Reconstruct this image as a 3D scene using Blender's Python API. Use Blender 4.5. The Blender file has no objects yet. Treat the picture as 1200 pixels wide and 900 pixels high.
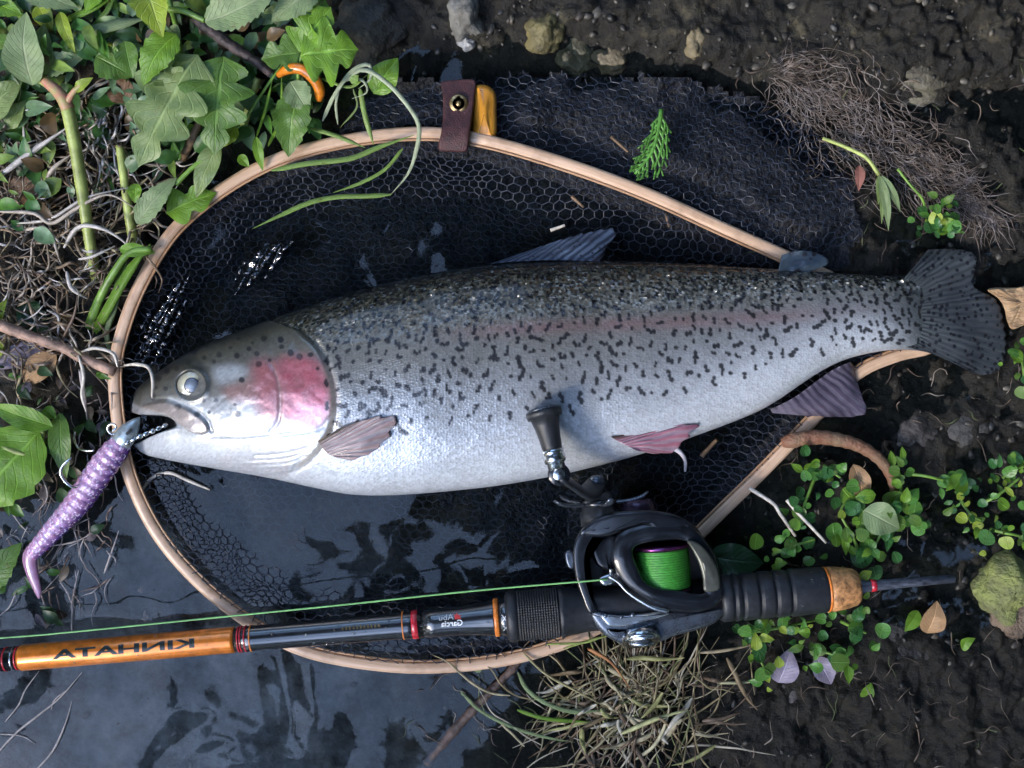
import bpy, bmesh, math, random
import numpy as np
from mathutils import Vector, Matrix

# ------------------------------------------------------------------ camera, sky, sun, exposure
scene = bpy.context.scene
S = 0.0006            # metres per photo pixel on the water level
H = 0.80              # camera height over the water
cam_data = bpy.data.cameras.new("camera")
cam_data.sensor_width = 36.0
cam_data.lens = 36.0 * H / (1200 * S)
cam_data.clip_start = 0.02
cam_data.clip_end = 400.0
cam_data.dof.use_dof = True
cam_data.dof.focus_distance = H - 0.045
cam_data.dof.aperture_fstop = 13.0
cam = bpy.data.objects.new("camera", cam_data)
cam.location = (0, 0, H)
scene.collection.objects.link(cam)
scene.camera = cam

SUN_EL, SUN_AZ = 36.0, 232.0      # open sky lies towards the lower left of the picture
world = bpy.data.worlds.new("World")
scene.world = world
world.use_nodes = True
wn = world.node_tree.nodes
sky = wn.new("ShaderNodeTexSky")
sky.sky_type = 'NISHITA'
sky.sun_disc = False
sky.sun_elevation = math.radians(SUN_EL)
sky.sun_rotation = math.radians(SUN_AZ)
sky.air_density = 1.0
sky.dust_density = 0.8
sky.ozone_density = 1.0
wn["Background"].inputs["Strength"].default_value = 0.15
world.node_tree.links.new(sky.outputs[0], wn["Background"].inputs[0])

sun_data = bpy.data.lights.new("sun", 'SUN')
sun_data.energy = 0.7
sun_data.angle = math.radians(14)
sun_data.color = (1.0, 0.92, 0.80)
sun = bpy.data.objects.new("sun", sun_data)
az, el = math.radians(SUN_AZ), math.radians(SUN_EL)
sdir = Vector((math.sin(az) * math.cos(el), math.cos(az) * math.cos(el), math.sin(el)))
sun.rotation_euler = sdir.to_track_quat('Z', 'Y').to_euler()
sun.location = sdir * 5
scene.collection.objects.link(sun)

scene.view_settings.view_transform = 'Standard'
scene.view_settings.look = 'None'
scene.view_settings.gamma = 1.0
scene.view_settings.use_curve_mapping = False
scene.view_settings.exposure = 3.2
scene.cycles.use_denoising = True
scene.cycles.max_bounces = 5
scene.cycles.diffuse_bounces = 2
scene.cycles.glossy_bounces = 3
scene.cycles.transparent_max_bounces = 12

rng = np.random.default_rng(11)
random.seed(11)
R = random.random
def U(a, b): return a + (b - a) * random.random()

# ------------------------------------------------------------------ helpers
def P(px, py, z=0.0):
    """photo pixel -> point at height z"""
    k = S * (H - z) / H
    return ((px - 600) * k, (450 - py) * k, z)
def PA(px, py, z):
    px, py, z = np.broadcast_arrays(np.asarray(px, float), np.asarray(py, float), np.asarray(z, float))
    k = S * (H - z) / H
    return np.stack([(px - 600) * k, (450 - py) * k, z], -1)
def px_of(v):
    k = S * (H - v[..., 2]) / H
    return v[..., 0] / k + 600, 450 - v[..., 1] / k

def hash2(x, y, s):
    v = np.sin(x * 127.1 + y * 311.7 + s * 74.7) * 43758.5453
    return v - np.floor(v)
def vnoise(x, y, s=0):
    x = np.asarray(x, float); y = np.asarray(y, float)
    xi, yi = np.floor(x), np.floor(y)
    fx, fy = x - xi, y - yi
    fx = fx * fx * (3 - 2 * fx); fy = fy * fy * (3 - 2 * fy)
    a = hash2(xi, yi, s); b = hash2(xi + 1, yi, s); c = hash2(xi, yi + 1, s); d = hash2(xi + 1, yi + 1, s)
    return (a * (1 - fx) + b * fx) * (1 - fy) + (c * (1 - fx) + d * fx) * fy
def fbm(x, y, s=0, o=4):
    t = 0; a = 0.5
    for k in range(o):
        t = t + a * vnoise(x, y, s + k * 3.1); x = x * 2.03 + 5.2; y = y * 2.03 + 1.7; a *= 0.5
    return t
def sstep(a, b, x):
    t = np.clip((x - a) / (b - a), 0, 1)
    return t * t * (3 - 2 * t)

def link(o, parent=None):
    scene.collection.objects.link(o)
    if parent is not None:
        o.parent = parent
        o.matrix_parent_inverse = Matrix.Translation(-Vector(parent.get("_at", (0, 0, 0))))
    return o
def mesh_obj(name, verts, faces, mat, parent=None, smooth=True, uv=None, attrs=None, cols=None):
    verts = np.asarray(verts, dtype=np.float32)
    me = bpy.data.meshes.new(name)
    if isinstance(faces, np.ndarray):
        n, k = faces.shape
        me.vertices.add(len(verts)); me.vertices.foreach_set("co", verts.ravel())
        me.loops.add(n * k); me.loops.foreach_set("vertex_index", faces.astype(np.int32).ravel())
        me.polygons.add(n)
        me.polygons.foreach_set("loop_start", np.arange(0, n * k, k, dtype=np.int32))
        me.update(calc_edges=True)
    else:
        me.from_pydata([tuple(map(float, v)) for v in verts], [], faces)
        me.update()
    if uv is not None:
        uv = np.asarray(uv, dtype=np.float32)
        li = np.empty(len(me.loops), dtype=np.int32); me.loops.foreach_get("vertex_index", li)
        ul = me.uv_layers.new(name="UVMap")
        ul.data.foreach_set("uv", uv[li].ravel())
    if cols is not None:
        ca = me.color_attributes.new("col", 'FLOAT_COLOR', 'POINT')
        c4 = np.ones((len(verts), 4), dtype=np.float32); c4[:, :3] = cols
        ca.data.foreach_set("color", c4.ravel())
    for k, v in (attrs or {}).items():
        at = me.attributes.new(k, 'FLOAT', 'POINT')
        at.data.foreach_set("value", np.asarray(v, dtype=np.float32).ravel())
    me.polygons.foreach_set("use_smooth", np.full(len(me.polygons), smooth, dtype=bool))
    me.validate()
    for m in (mat if isinstance(mat, (list, tuple)) else [mat]):
        me.materials.append(m)
    return link(bpy.data.objects.new(name, me), parent)
def tag(o, label, cat=None, group=None, kind=None):
    o["label"] = label
    if cat: o["category"] = cat
    if group: o["group"] = group
    if kind: o["kind"] = kind
    return o
def thing(name, label, cat, at, group=None):
    o = bpy.data.objects.new(name, None)
    o.location = at; o["_at"] = tuple(at)
    o.empty_display_size = 0.01
    scene.collection.objects.link(o)
    return tag(o, label, cat, group)

def join(parts):
    vs, fs, us, n = [], [], [], 0
    for p in parts:
        v, f = p[0], p[1]
        v = np.asarray(v, float)
        vs.append(v); fs += [tuple(i + n for i in q) for q in (f.tolist() if isinstance(f, np.ndarray) else f)]
        us.append(np.asarray(p[2], float) if len(p) > 2 else np.zeros((len(v), 2)))
        n += len(v)
    return np.concatenate(vs), fs, np.concatenate(us)

def spline(pts, n):
    """Catmull-Rom through pts, n samples by arc length"""
    p = np.asarray(pts, float)
    if len(p) == 2:
        t = np.linspace(0, 1, n)[:, None]
        return p[0] * (1 - t) + p[1] * t
    q = np.vstack([2 * p[0] - p[1], p, 2 * p[-1] - p[-2]])
    out = []
    for i in range(1, len(q) - 2):
        t = np.linspace(0, 1, 24, endpoint=False)[:, None]
        a, b, c, d = q[i - 1], q[i], q[i + 1], q[i + 2]
        out.append(0.5 * ((2 * b) + (-a + c) * t + (2 * a - 5 * b + 4 * c - d) * t ** 2 + (-a + 3 * b - 3 * c + d) * t ** 3))
    out.append(p[-1:]); out = np.vstack(out)
    s = np.r_[0, np.cumsum(np.linalg.norm(np.diff(out, axis=0), axis=1))]
    ss = np.linspace(0, s[-1], n)
    return np.stack([np.interp(ss, s, out[:, k]) for k in range(out.shape[1])], -1)
def closed_spline(pts, n):
    p = np.asarray(pts, float)
    m = len(p); out = []
    for i in range(m):
        a, b, c, d = p[i - 1], p[i], p[(i + 1) % m], p[(i + 2) % m]
        t = np.linspace(0, 1, 16, endpoint=False)[:, None]
        out.append(0.5 * ((2 * b) + (-a + c) * t + (2 * a - 5 * b + 4 * c - d) * t ** 2 + (-a + 3 * b - 3 * c + d) * t ** 3))
    out = np.vstack(out + [out[0][:1]])
    s = np.r_[0, np.cumsum(np.linalg.norm(np.diff(out, axis=0), axis=1))]
    ss = np.linspace(0, s[-1], n, endpoint=False)
    return np.stack([np.interp(ss, s, out[:, k]) for k in range(out.shape[1])], -1)

def tube(path, rad, seg=8, cap=True, flat=1.0, up=(0, 0, 1)):
    p = np.asarray(path, float); n = len(p)
    r = np.broadcast_to(np.asarray(rad, float), (n,))
    t = np.gradient(p, axis=0)
    ln = np.linalg.norm(t, axis=1, keepdims=True); ln[ln < 1e-12] = 1
    t = t / ln
    for i in range(1, n):
        if np.linalg.norm(t[i]) < 0.5: t[i] = t[i - 1]
    upv = np.asarray(up, float)
    b = upv - t[0] * (upv @ t[0])
    if np.linalg.norm(b) < 1e-3: b = np.array([1.0, 0.2, 0]) - t[0] * (np.array([1.0, 0.2, 0]) @ t[0])
    B = np.empty((n, 3)); B[0] = b / np.linalg.norm(b)
    for i in range(1, n):
        b = B[i - 1] - t[i] * (B[i - 1] @ t[i]); B[i] = b / (np.linalg.norm(b) + 1e-12)
    A = np.cross(t, B)
    th = np.linspace(0, 2 * math.pi, seg, endpoint=False)
    v = p[:, None] + r[:, None, None] * (np.cos(th)[None, :, None] * A[:, None] + flat * np.sin(th)[None, :, None] * B[:, None])
    v = v.reshape(-1, 3)
    i = np.arange(n - 1)[:, None] * seg; j = np.arange(seg)[None]
    j2 = (j + 1) % seg
    f = np.stack([i + j, i + j2, i + seg + j2, i + seg + j], -1).reshape(-1, 4).tolist()
    if cap:
        f.append(list(range(seg))[::-1]); f.append([(n - 1) * seg + k for k in range(seg)])
    s = np.r_[0, np.cumsum(np.linalg.norm(np.diff(p, axis=0), axis=1))]
    uv = np.stack([np.repeat(s, seg), np.tile(th / (2 * math.pi), n)], -1)
    return v, f, uv
def grid_faces(n, m, close=False):
    i = np.arange(n - 1)[:, None]; j = np.arange(m if close else m - 1)[None]
    j2 = (j + 1) % m
    return np.stack([i * m + j, (i + 1) * m + j, (i + 1) * m + j2, i * m + j2], -1).reshape(-1, 4)

def inset_poly(pts, d):
    """offset a closed 2D polygon inwards by d (same units)"""
    p = np.asarray(pts, float)
    e = np.roll(p, -1, 0) - np.roll(p, 1, 0)
    nrm = np.stack([-e[:, 1], e[:, 0]], -1); nrm /= np.linalg.norm(nrm, axis=1, keepdims=True) + 1e-9
    area = 0.5 * np.sum(p[:, 0] * np.roll(p[:, 1], -1) - np.roll(p[:, 0], -1) * p[:, 1])
    return p + nrm * d * (1 if area > 0 else -1)
def pillow(outline, z0, z1, bevel=4.0, dome=0.0, n=72, smooth_in=True, zfun=None):
    """solid from a pixel outline: straight sides, rounded shoulder, domed top"""
    o = closed_spline(outline, n) if smooth_in else np.asarray(outline, float)
    n = len(o)
    c = o.mean(0)
    rings, bz = [], bevel * S
    rings.append((o, z0))
    for a in np.linspace(0, math.pi / 2, 5):
        rings.append((inset_poly(o, bevel * (1 - math.cos(a))), z1 - bz + bz * math.sin(a)))
    last = rings[-1][0]
    for k in (0.8, 0.55, 0.28):
        rings.append((c + (last - c) * k, z1 + dome * (1 - k * k)))
    v = []
    for o2, z in rings:
        zz = np.full(n, z)
        if zfun is not None: zz = zz + zfun(o2[:, 0], o2[:, 1]) * (z - z0) / (z1 - z0)
        v.append(PA(o2[:, 0], o2[:, 1], zz))
    m = len(v)
    f = grid_faces(m, n, True).tolist()
    zc = z1 + dome + (zfun(c[0], c[1]) if zfun is not None else 0)
    V = np.vstack(v + [np.array([P(c[0], c[1], zc)])])
    ci = len(V) - 1
    f += [((m - 1) * n + j, ci, (m - 1) * n + (j + 1) % n) for j in range(n)]
    f.append(list(range(n)))
    return V, f, np.zeros((len(V), 2))
def ring_shell(outer, inner, z0, z1, bevel=4.0, n=96, zfun=None, crown=0.0):
    """frame between two pixel outlines, rounded top edges"""
    o = closed_spline(outer, n); i = closed_spline(inner, n)
    # match starting angle
    c = i.mean(0)
    a = np.arctan2(o[:, 1] - c[1], o[:, 0] - c[0]); b = np.arctan2(i[:, 1] - c[1], i[:, 0] - c[0])
    if np.sum(np.sign(np.diff(np.unwrap(a)))) * np.sum(np.sign(np.diff(np.unwrap(b)))) < 0: i = i[::-1]; b = b[::-1]
    i = np.roll(i, -int(np.argmin(np.abs(np.angle(np.exp(1j * (b - a[0])))))), axis=0)
    prof = [(0.0, 0.0), (0.0, 0.8)]
    for t in np.linspace(0, math.pi / 2, 5): prof.append((0.10 * (1 - math.cos(t)), 0.8 + 0.2 * math.sin(t)))
    prof.append((0.5, 1.0 + crown))
    for t in np.linspace(math.pi / 2, 0, 5): prof.append((1 - 0.10 * (1 - math.cos(t)), 0.8 + 0.2 * math.sin(t)))
    prof.append((1.0, 0.0))
    v = []
    for s, h in prof:
        q = o * (1 - s) + i * s
        z = np.full(n, z0 + (z1 - z0) * h)
        if zfun is not None: z = z + zfun(q[:, 0], q[:, 1]) * h
        v.append(PA(q[:, 0], q[:, 1], z))
    m = len(v)
    return np.vstack(v), grid_faces(m, n, True).tolist(), np.zeros((m * n, 2))

# ------------------------------------------------------------------ materials
def newmat(name):
    m = bpy.data.materials.new(name); m.use_nodes = True
    nt = m.node_tree
    return m, nt, nt.nodes["Principled BSDF"], nt.nodes["Material Output"]
def N(nt, kind, **kw):
    n = nt.nodes.new(kind)
    for k, v in kw.items():
        if k.startswith("i_"):
            key = k[2:]
            n.inputs[int(key) if key.isdigit() else key.replace("_", " ")].default_value = v
        else: setattr(n, k, v)
    return n
def ramp(nt, stops, interp='LINEAR'):
    r = nt.nodes.new("ShaderNodeValToRGB"); r.color_ramp.interpolation = interp
    e = r.color_ramp.elements
    while len(e) < len(stops): e.new(0.5)
    for k, (p, c) in enumerate(stops):
        e[k].position = p; e[k].color = (*c, 1) if len(c) == 3 else c
    return r
def c3(c): return (*c, 1.0)
def M(name, col, rough=0.5, metal=0.0, var=0.25, vscale=60.0, col2=None, bump=0.0, bscale=400.0, coat=0.0, spec=0.5, stretch=None, translucent=0.0, uvs=False, sss=0.0, coatr=0.08):
    m, nt, b, out = newmat(name); L = nt.links.new
    tc = N(nt, "ShaderNodeTexCoord")
    src = tc.outputs["UV" if uvs else "Object"]
    if stretch:
        mp = N(nt, "ShaderNodeMapping"); mp.inputs["Scale"].default_value = stretch; L(src, mp.inputs[0]); src = mp.outputs[0]
    nz = N(nt, "ShaderNodeTexNoise", i_Scale=vscale, i_Detail=5.0, i_Roughness=0.6); L(src, nz.inputs["Vector"])
    c2 = col2 or tuple(max(0, x * (1 - var * 1.6)) for x in col)
    c1 = col if col2 else tuple(min(1, x * (1 + var)) for x in col)
    rp = ramp(nt, [(0.32, c2), (0.68, c1)]); L(nz.outputs["Fac"], rp.inputs[0]); L(rp.outputs[0], b.inputs["Base Color"])
    b.inputs["Roughness"].default_value = rough; b.inputs["Metallic"].default_value = metal
    b.inputs["Coat Weight"].default_value = coat; b.inputs["Coat Roughness"].default_value = coatr
    b.inputs["Specular IOR Level"].default_value = spec
    if sss > 0:
        b.inputs["Subsurface Weight"].default_value = sss; b.inputs["Subsurface Scale"].default_value = 0.004
        b.inputs["Subsurface Radius"].default_value = (1, .7, .8)
    rv = N(nt, "ShaderNodeMapRange", i_3=max(0.02, rough * 0.8), i_4=min(1, rough * 1.25)); L(nz.outputs["Fac"], rv.inputs[0]); L(rv.outputs[0], b.inputs["Roughness"])
    if bump > 0:
        n2 = N(nt, "ShaderNodeTexNoise", i_Scale=bscale, i_Detail=4.0); L(src, n2.inputs["Vector"])
        bp = N(nt, "ShaderNodeBump", i_Strength=1.0, i_Distance=bump); L(n2.outputs["Fac"], bp.inputs["Height"]); L(bp.outputs[0], b.inputs["Normal"])
    if translucent > 0:
        tr = N(nt, "ShaderNodeBsdfTranslucent"); L(rp.outputs[0], tr.inputs[0])
        mx = N(nt, "ShaderNodeMixShader", i_0=translucent); L(b.outputs[0], mx.inputs[1]); L(tr.outputs[0], mx.inputs[2]); L(mx.outputs[0], out.inputs[0])
    return m
def leaf_mat(name, col, vein=None, rough=0.42, var=0.35, side=9.0, translucent=0.3, blotch=None, spec=0.5):
    m, nt, b, out = newmat(name); L = nt.links.new
    tc = N(nt, "ShaderNodeTexCoord"); sp = N(nt, "ShaderNodeSeparateXYZ"); L(tc.outputs["UV"], sp.inputs[0])
    def mth(op, a, bb=None):
        n = N(nt, "ShaderNodeMath", operation=op)
        for k, q in enumerate((a, bb)):
            if q is None: continue
            if isinstance(q, (int, float)): n.inputs[k].default_value = q
            else: L(q, n.inputs[k])
        return n.outputs[0]
    a = mth('ABSOLUTE', mth('SUBTRACT', sp.outputs[0], 0.5))          # 0 midrib .. 0.5 edge
    ph = mth('SUBTRACT', mth('MULTIPLY', sp.outputs[1], side), mth('MULTIPLY', a, side * 0.55))
    tri = mth('PINGPONG', ph, 0.5)                                    # 0..0.5
    sidev = N(nt, "ShaderNodeMapRange", i_1=0.0, i_2=0.10, i_3=1.0, i_4=0.0); L(tri, sidev.inputs[0])
    mid = N(nt, "ShaderNodeMapRange", i_1=0.012, i_2=0.04, i_3=1.0, i_4=0.0); L(a, mid.inputs[0])
    vn = mth('MAXIMUM', mth('MULTIPLY', sidev.outputs[0], 0.6), mid.outputs[0])
    nz = N(nt, "ShaderNodeTexNoise", i_Scale=70.0, i_Detail=5.0, i_Roughness=0.65); L(tc.outputs["Object"], nz.inputs["Vector"])
    lo = blotch or tuple(x * (1 - var) for x in col)
    rp = ramp(nt, [(0.3, lo), (0.62, col)]); L(nz.outputs["Fac"], rp.inputs[0])
    vc = vein or tuple(min(1, x * 1.5 + 0.03) for x in col)
    mx = N(nt, "ShaderNodeMix", data_type='RGBA'); mx.inputs[7].default_value = c3(vc)
    L(rp.outputs[0], mx.inputs[6]); L(mth('MULTIPLY', vn, 0.7), mx.inputs[0])
    nq = N(nt, "ShaderNodeTexNoise", i_Scale=130.0, i_Detail=6.0, i_Roughness=0.75); L(tc.outputs["Object"], nq.inputs["Vector"])
    bq = ramp(nt, [(0.60, (0, 0, 0)), (0.72, (1, 1, 1))]); L(nq.outputs["Fac"], bq.inputs[0])
    m2 = N(nt, "ShaderNodeMix", data_type='RGBA'); m2.inputs[7].default_value = c3((col[0] * .5 + .05, col[1] * .35 + .03, col[2] * .3 + .01)); L(bq.outputs[0], m2.inputs[0]); L(mx.outputs[2], m2.inputs[6]); mx = m2
    L(mx.outputs[2], b.inputs["Base Color"]); b.inputs["Roughness"].default_value = rough
    b.inputs["Specular IOR Level"].default_value = spec
    n2 = N(nt, "ShaderNodeTexNoise", i_Scale=500.0, i_Detail=3.0); L(tc.outputs["Object"], n2.inputs["Vector"])
    hgt = mth('ADD', mth('MULTIPLY', vn, -0.8), mth('MULTIPLY', n2.outputs["Fac"], 0.6))
    bp = N(nt, "ShaderNodeBump", i_Strength=0.8, i_Distance=0.0007); L(hgt, bp.inputs["Height"]); L(bp.outputs[0], b.inputs["Normal"])
    tr = N(nt, "ShaderNodeBsdfTranslucent"); L(mx.outputs[2], tr.inputs[0])
    ms = N(nt, "ShaderNodeMixShader", i_0=translucent); L(b.outputs[0], ms.inputs[1]); L(tr.outputs[0], ms.inputs[2]); L(ms.outputs[0], out.inputs[0])
    return m
# ------------------------------------------------------------------ ground
def ground_h(px, py):
    """height of the ground in metres (px, py are photo pixels on the water level, may lie far outside)"""
    n1 = fbm(px / 90, py / 90, 1) - 0.47
    n2 = fbm(px / 22, py / 22, 5) - 0.47
    n3 = fbm(px / 7, py / 7, 9, 3) - 0.44
    base = np.full(np.shape(px), -0.012)
    # stream bed lower left
    bank = sstep(330, 120, px + 0.15 * (py - 200)) * sstep(620, 430, py)          # weedy bank upper left
    base = base + bank * 0.020
    top = sstep(120, 40, py - 25 * np.sin(px / 130.0))                            # mossy stone shelf on top
    base = base + top * 0.022
    right = sstep(800, 1010, px + 0.25 * (py - 450))
    base = base + right * 0.0125
    low = sstep(700, 830, py) * sstep(480, 700, px)
    base = base + low * 0.0065
    deep = sstep(560, 800, py) * sstep(560, 200, px)
    base = base - deep * 0.012
    netd = np.exp(-(((px - 560) / 330) ** 2 + ((py - 400) / 190) ** 2) ** 2)
    base = base - netd * 0.004
    # outside the picture: banks rise on both sides of the little stream
    base = base + 0.35 * sstep(-200, -5000, py) + 0.25 * sstep(4200, 6500, py) + 0.05 * sstep(1500, 4500, px)
    amp = 0.55 + 0.9 * top + 0.7 * right + 0.35 * low
    return base + n1 * 0.016 + n2 * 0.010 * amp + n3 * 0.0045 * amp
def axis(lo, hi, step, far):
    inner = np.arange(lo, hi + step, step)
    g = step * 1.28 ** np.arange(1, 46); g = np.cumsum(g); g = g[g < far]
    return np.concatenate([lo - g[::-1], inner, inner[-1] + g])
gx = axis(-120, 1320, 3.0, 90000); gy = axis(-120, 1020, 3.0, 90000)
GX, GY = np.meshgrid(gx, gy, indexing='ij')
GZ = ground_h(GX, GY)
gv = np.stack([(GX - 600) * S, (450 - GY) * S, GZ], -1).reshape(-1, 3)
stony = (sstep(125, 55, GY - 25 * np.sin(GX / 130.0))).ravel()
silt_sky = (sstep(520, 760, GY) * sstep(640, 300, GX)).ravel()

m, nt, b, out = newmat("wet_ground"); L = nt.links.new
tc = N(nt, "ShaderNodeTexCoord")
na = N(nt, "ShaderNodeTexNoise", i_Scale=28.0, i_Detail=8.0, i_Roughness=0.65); L(tc.outputs["Object"], na.inputs["Vector"])
nb = N(nt, "ShaderNodeTexNoise", i_Scale=130.0, i_Detail=6.0, i_Roughness=0.7); L(tc.outputs["Object"], nb.inputs["Vector"])
nc = N(nt, "ShaderNodeTexVoronoi", i_Scale=95.0, i_Randomness=1.0); L(tc.outputs["Object"], nc.inputs["Vector"])
mud = ramp(nt, [(0.34, (0.003, 0.0026, 0.0018)), (0.50, (0.009, 0.0078, 0.0052)), (0.62, (0.026, 0.022, 0.014)), (0.78, (0.062, 0.055, 0.036))])
mixn = N(nt, "ShaderNodeMix", data_type='FLOAT'); mixn.inputs[0].default_value = 0.5
L(na.outputs["Fac"], mixn.inputs[2]); L(nb.outputs["Fac"], mixn.inputs[3]); L(mixn.outputs[0], mud.inputs[0])
stone = ramp(nt, [(0.42, (0.005, 0.0045, 0.0035)), (0.54, (0.016, 0.014, 0.010)), (0.62, (0.055, 0.048, 0.030)), (0.72, (0.16, 0.14, 0.085))])
L(mixn.outputs[0], stone.inputs[0])
silt_sky_col = ramp(nt, [(0.36, (0.006, 0.005, 0.004)), (0.46, (0.055, 0.057, 0.062)), (0.70, (0.18, 0.19, 0.212))])  # grey silt, lightened and blued to add sky reflection by colour
L(na.outputs["Fac"], silt_sky_col.inputs[0])
a1 = N(nt, "ShaderNodeAttribute", attribute_name="stony"); a2 = N(nt, "ShaderNodeAttribute", attribute_name="silt_sky")
x1 = N(nt, "ShaderNodeMix", data_type='RGBA'); L(a1.outputs["Fac"], x1.inputs[0]); L(mud.outputs[0], x1.inputs[6]); L(stone.outputs[0], x1.inputs[7])
x2 = N(nt, "ShaderNodeMix", data_type='RGBA'); L(a2.outputs["Fac"], x2.inputs[0]); L(x1.outputs[2], x2.inputs[6]); L(silt_sky_col.outputs[0], x2.inputs[7])
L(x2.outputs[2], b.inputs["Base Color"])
rr = N(nt, "ShaderNodeMapRange", i_1=0.3, i_2=0.7, i_3=0.35, i_4=0.85); L(nb.outputs["Fac"], rr.inputs[0]); L(rr.outputs[0], b.inputs["Roughness"])
b.inputs["Specular IOR Level"].default_value = 0.35
bp = N(nt, "ShaderNodeBump", i_Strength=0.9, i_Distance=0.004); L(nb.outputs["Fac"], bp.inputs["Height"]); L(bp.outputs[0], b.inputs["Normal"])
g = mesh_obj("ground", gv, grid_faces(len(gx), len(gy))[:, ::-1], m, attrs={"stony": stony, "silt_sky": silt_sky})
tag(g, "dark wet stream bank of mud and small stones", kind="structure")

# ------------------------------------------------------------------ water
def film_mat(name, rough=0.03, ior=1.333, tint=(0.80, 0.86, 0.86), waves=True, dist=0.0034):
    m, nt, b, out = newmat(name); L = nt.links.new
    nt.nodes.remove(b)
    tr = N(nt, "ShaderNodeBsdfTransparent"); tr.inputs[0].default_value = c3(tint)
    gl = N(nt, "ShaderNodeBsdfGlossy", i_Roughness=rough); gl.inputs[0].default_value = (1, 1, 1, 1)
    fr = N(nt, "ShaderNodeFresnel", i_IOR=ior)
    mx = N(nt, "ShaderNodeMixShader"); L(fr.outputs[0], mx.inputs[0]); L(tr.outputs[0], mx.inputs[1]); L(gl.outputs[0], mx.inputs[2]); L(mx.outputs[0], out.inputs[0])
    if waves:
        tc = N(nt, "ShaderNodeTexCoord")
        n1 = N(nt, "ShaderNodeTexNoise", i_Scale=10.0, i_Detail=1.0, i_Distortion=0.8); L(tc.outputs["Object"], n1.inputs["Vector"])
        bp = N(nt, "ShaderNodeBump", i_Strength=1.0, i_Distance=dist); L(n1.outputs["Fac"], bp.inputs["Height"])
        n2 = N(nt, "ShaderNodeTexNoise", i_Scale=34.0, i_Detail=1.0); L(tc.outputs["Object"], n2.inputs["Vector"])
        b2 = N(nt, "ShaderNodeBump", i_Strength=1.0, i_Distance=dist * 0.14); L(n2.outputs["Fac"], b2.inputs["Height"]); L(bp.outputs[0], b2.inputs["Normal"])
        L(b2.outputs[0], fr.inputs["Normal"]); L(b2.outputs[0], gl.inputs["Normal"])
    return m
wm = film_mat("stream_water")
wx = np.array([-40, -0.6, 0.6, 40]); wy = np.array([-3.0, -0.5, 0.5, 1.2])
WX, WY = np.meshgrid(wx, wy, indexing='ij')
w = mesh_obj("water", np.stack([WX, WY, np.zeros_like(WX)], -1).reshape(-1, 3), grid_faces(4, 4), wm)
tag(w, "shallow clear stream water reflecting pale sky between dark trees", kind="structure")

# ------------------------------------------------------------------ tree overhanging the bank (its dark crown is what the water mirrors)
tree = thing("overhanging_tree", "dark leafy tree overhanging the stream, showing only as dark reflections in the water", "tree", (2.6, 3.4, 0.2))
nl = 46000
u = rng.random(nl); v = rng.random(nl)
elv = np.arcsin(u ** 0.8); azi = v * 2 * np.pi
d = np.stack([np.cos(elv) * np.cos(azi), np.cos(elv) * np.sin(azi), np.sin(elv)], -1)
sl = d[:, :2] / np.maximum(d[:, 2:3], 0.05)            # slope coordinates
gap = np.array([-0.47, -0.43, 1.0]); gap /= np.linalg.norm(gap)
opn = np.arccos(np.clip(d @ gap, -1, 1))               # angle from the middle of the gap in the crowns
hole = (fbm(d[:, 0] * 9 + 3, d[:, 1] * 9 + 7, 2, 4) - 0.47)
gap2 = np.array([-0.25, 0.9, 0.75]); gap2 /= np.linalg.norm(gap2)
opn2 = np.arccos(np.clip(d @ gap2, -1, 1))               # a smaller gap over the bank
keep = (((opn > 0.47 + hole * 0.78) & (opn2 > 0.33 + hole * .5)) | (fbm(d[:, 0] * 13 + 1, d[:, 1] * 13 + 4, 12, 4) > 0.62)) & (fbm(d[:, 0] * 16, d[:, 1] * 16 + d[:, 2] * 9, 8, 3) > 0.27)
d = d[keep]; rr_ = 4.2 + 2.2 * rng.random(len(d)); c = d * rr_[:, None]
nq = len(c); sz = 0.10 + 0.10 * rng.random(nq)
t1 = rng.normal(size=(nq, 3)); t1 -= d * 0.6 * np.sum(t1 * d, 1, keepdims=True); t1 /= np.linalg.norm(t1, axis=1, keepdims=True)
t2 = np.cross(d + 0.5 * rng.normal(size=(nq, 3)), t1); t2 /= np.linalg.norm(t2, axis=1, keepdims=True)
q = np.stack([c - t1 * sz[:, None], c + t2 * sz[:, None] * 0.55, c + t1 * sz[:, None], c - t2 * sz[:, None] * 0.55], 1).reshape(-1, 3)
fq = np.arange(nq * 4).reshape(-1, 4)
crown = mesh_obj("crown", q, fq, M("tree_leaf", (0.035, 0.06, 0.02), rough=0.6, var=0.4, vscale=3.0), tree)
trunk_path = spline([(2.6, 3.4, -0.1), (2.5, 3.2, 1.4), (2.2, 2.7, 2.9), (1.6, 1.9, 4.3), (0.9, 1.1, 5.2)], 24)
parts = [tube(trunk_path, np.linspace(0.19, 0.05, 24), 10)]
for k in range(9):
    s0 = trunk_path[9 + k]; a = U(0, 6.28)
    e = s0 + np.array([math.cos(a) * U(1.2, 2.6), abs(math.sin(a)) * U(0.6, 2.0), U(0.6, 1.8)])
    parts.append(tube(spline([s0, (s0 + e) / 2 + np.array([0, 0, 0.25]), e], 8), np.linspace(0.06, 0.012, 8), 6))
V, F, UV = join(parts)
mesh_obj("trunk", V, F, M("tree_bark", (0.07, 0.055, 0.04), rough=0.9, vscale=12, bump=0.02, bscale=20), tree)

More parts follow.
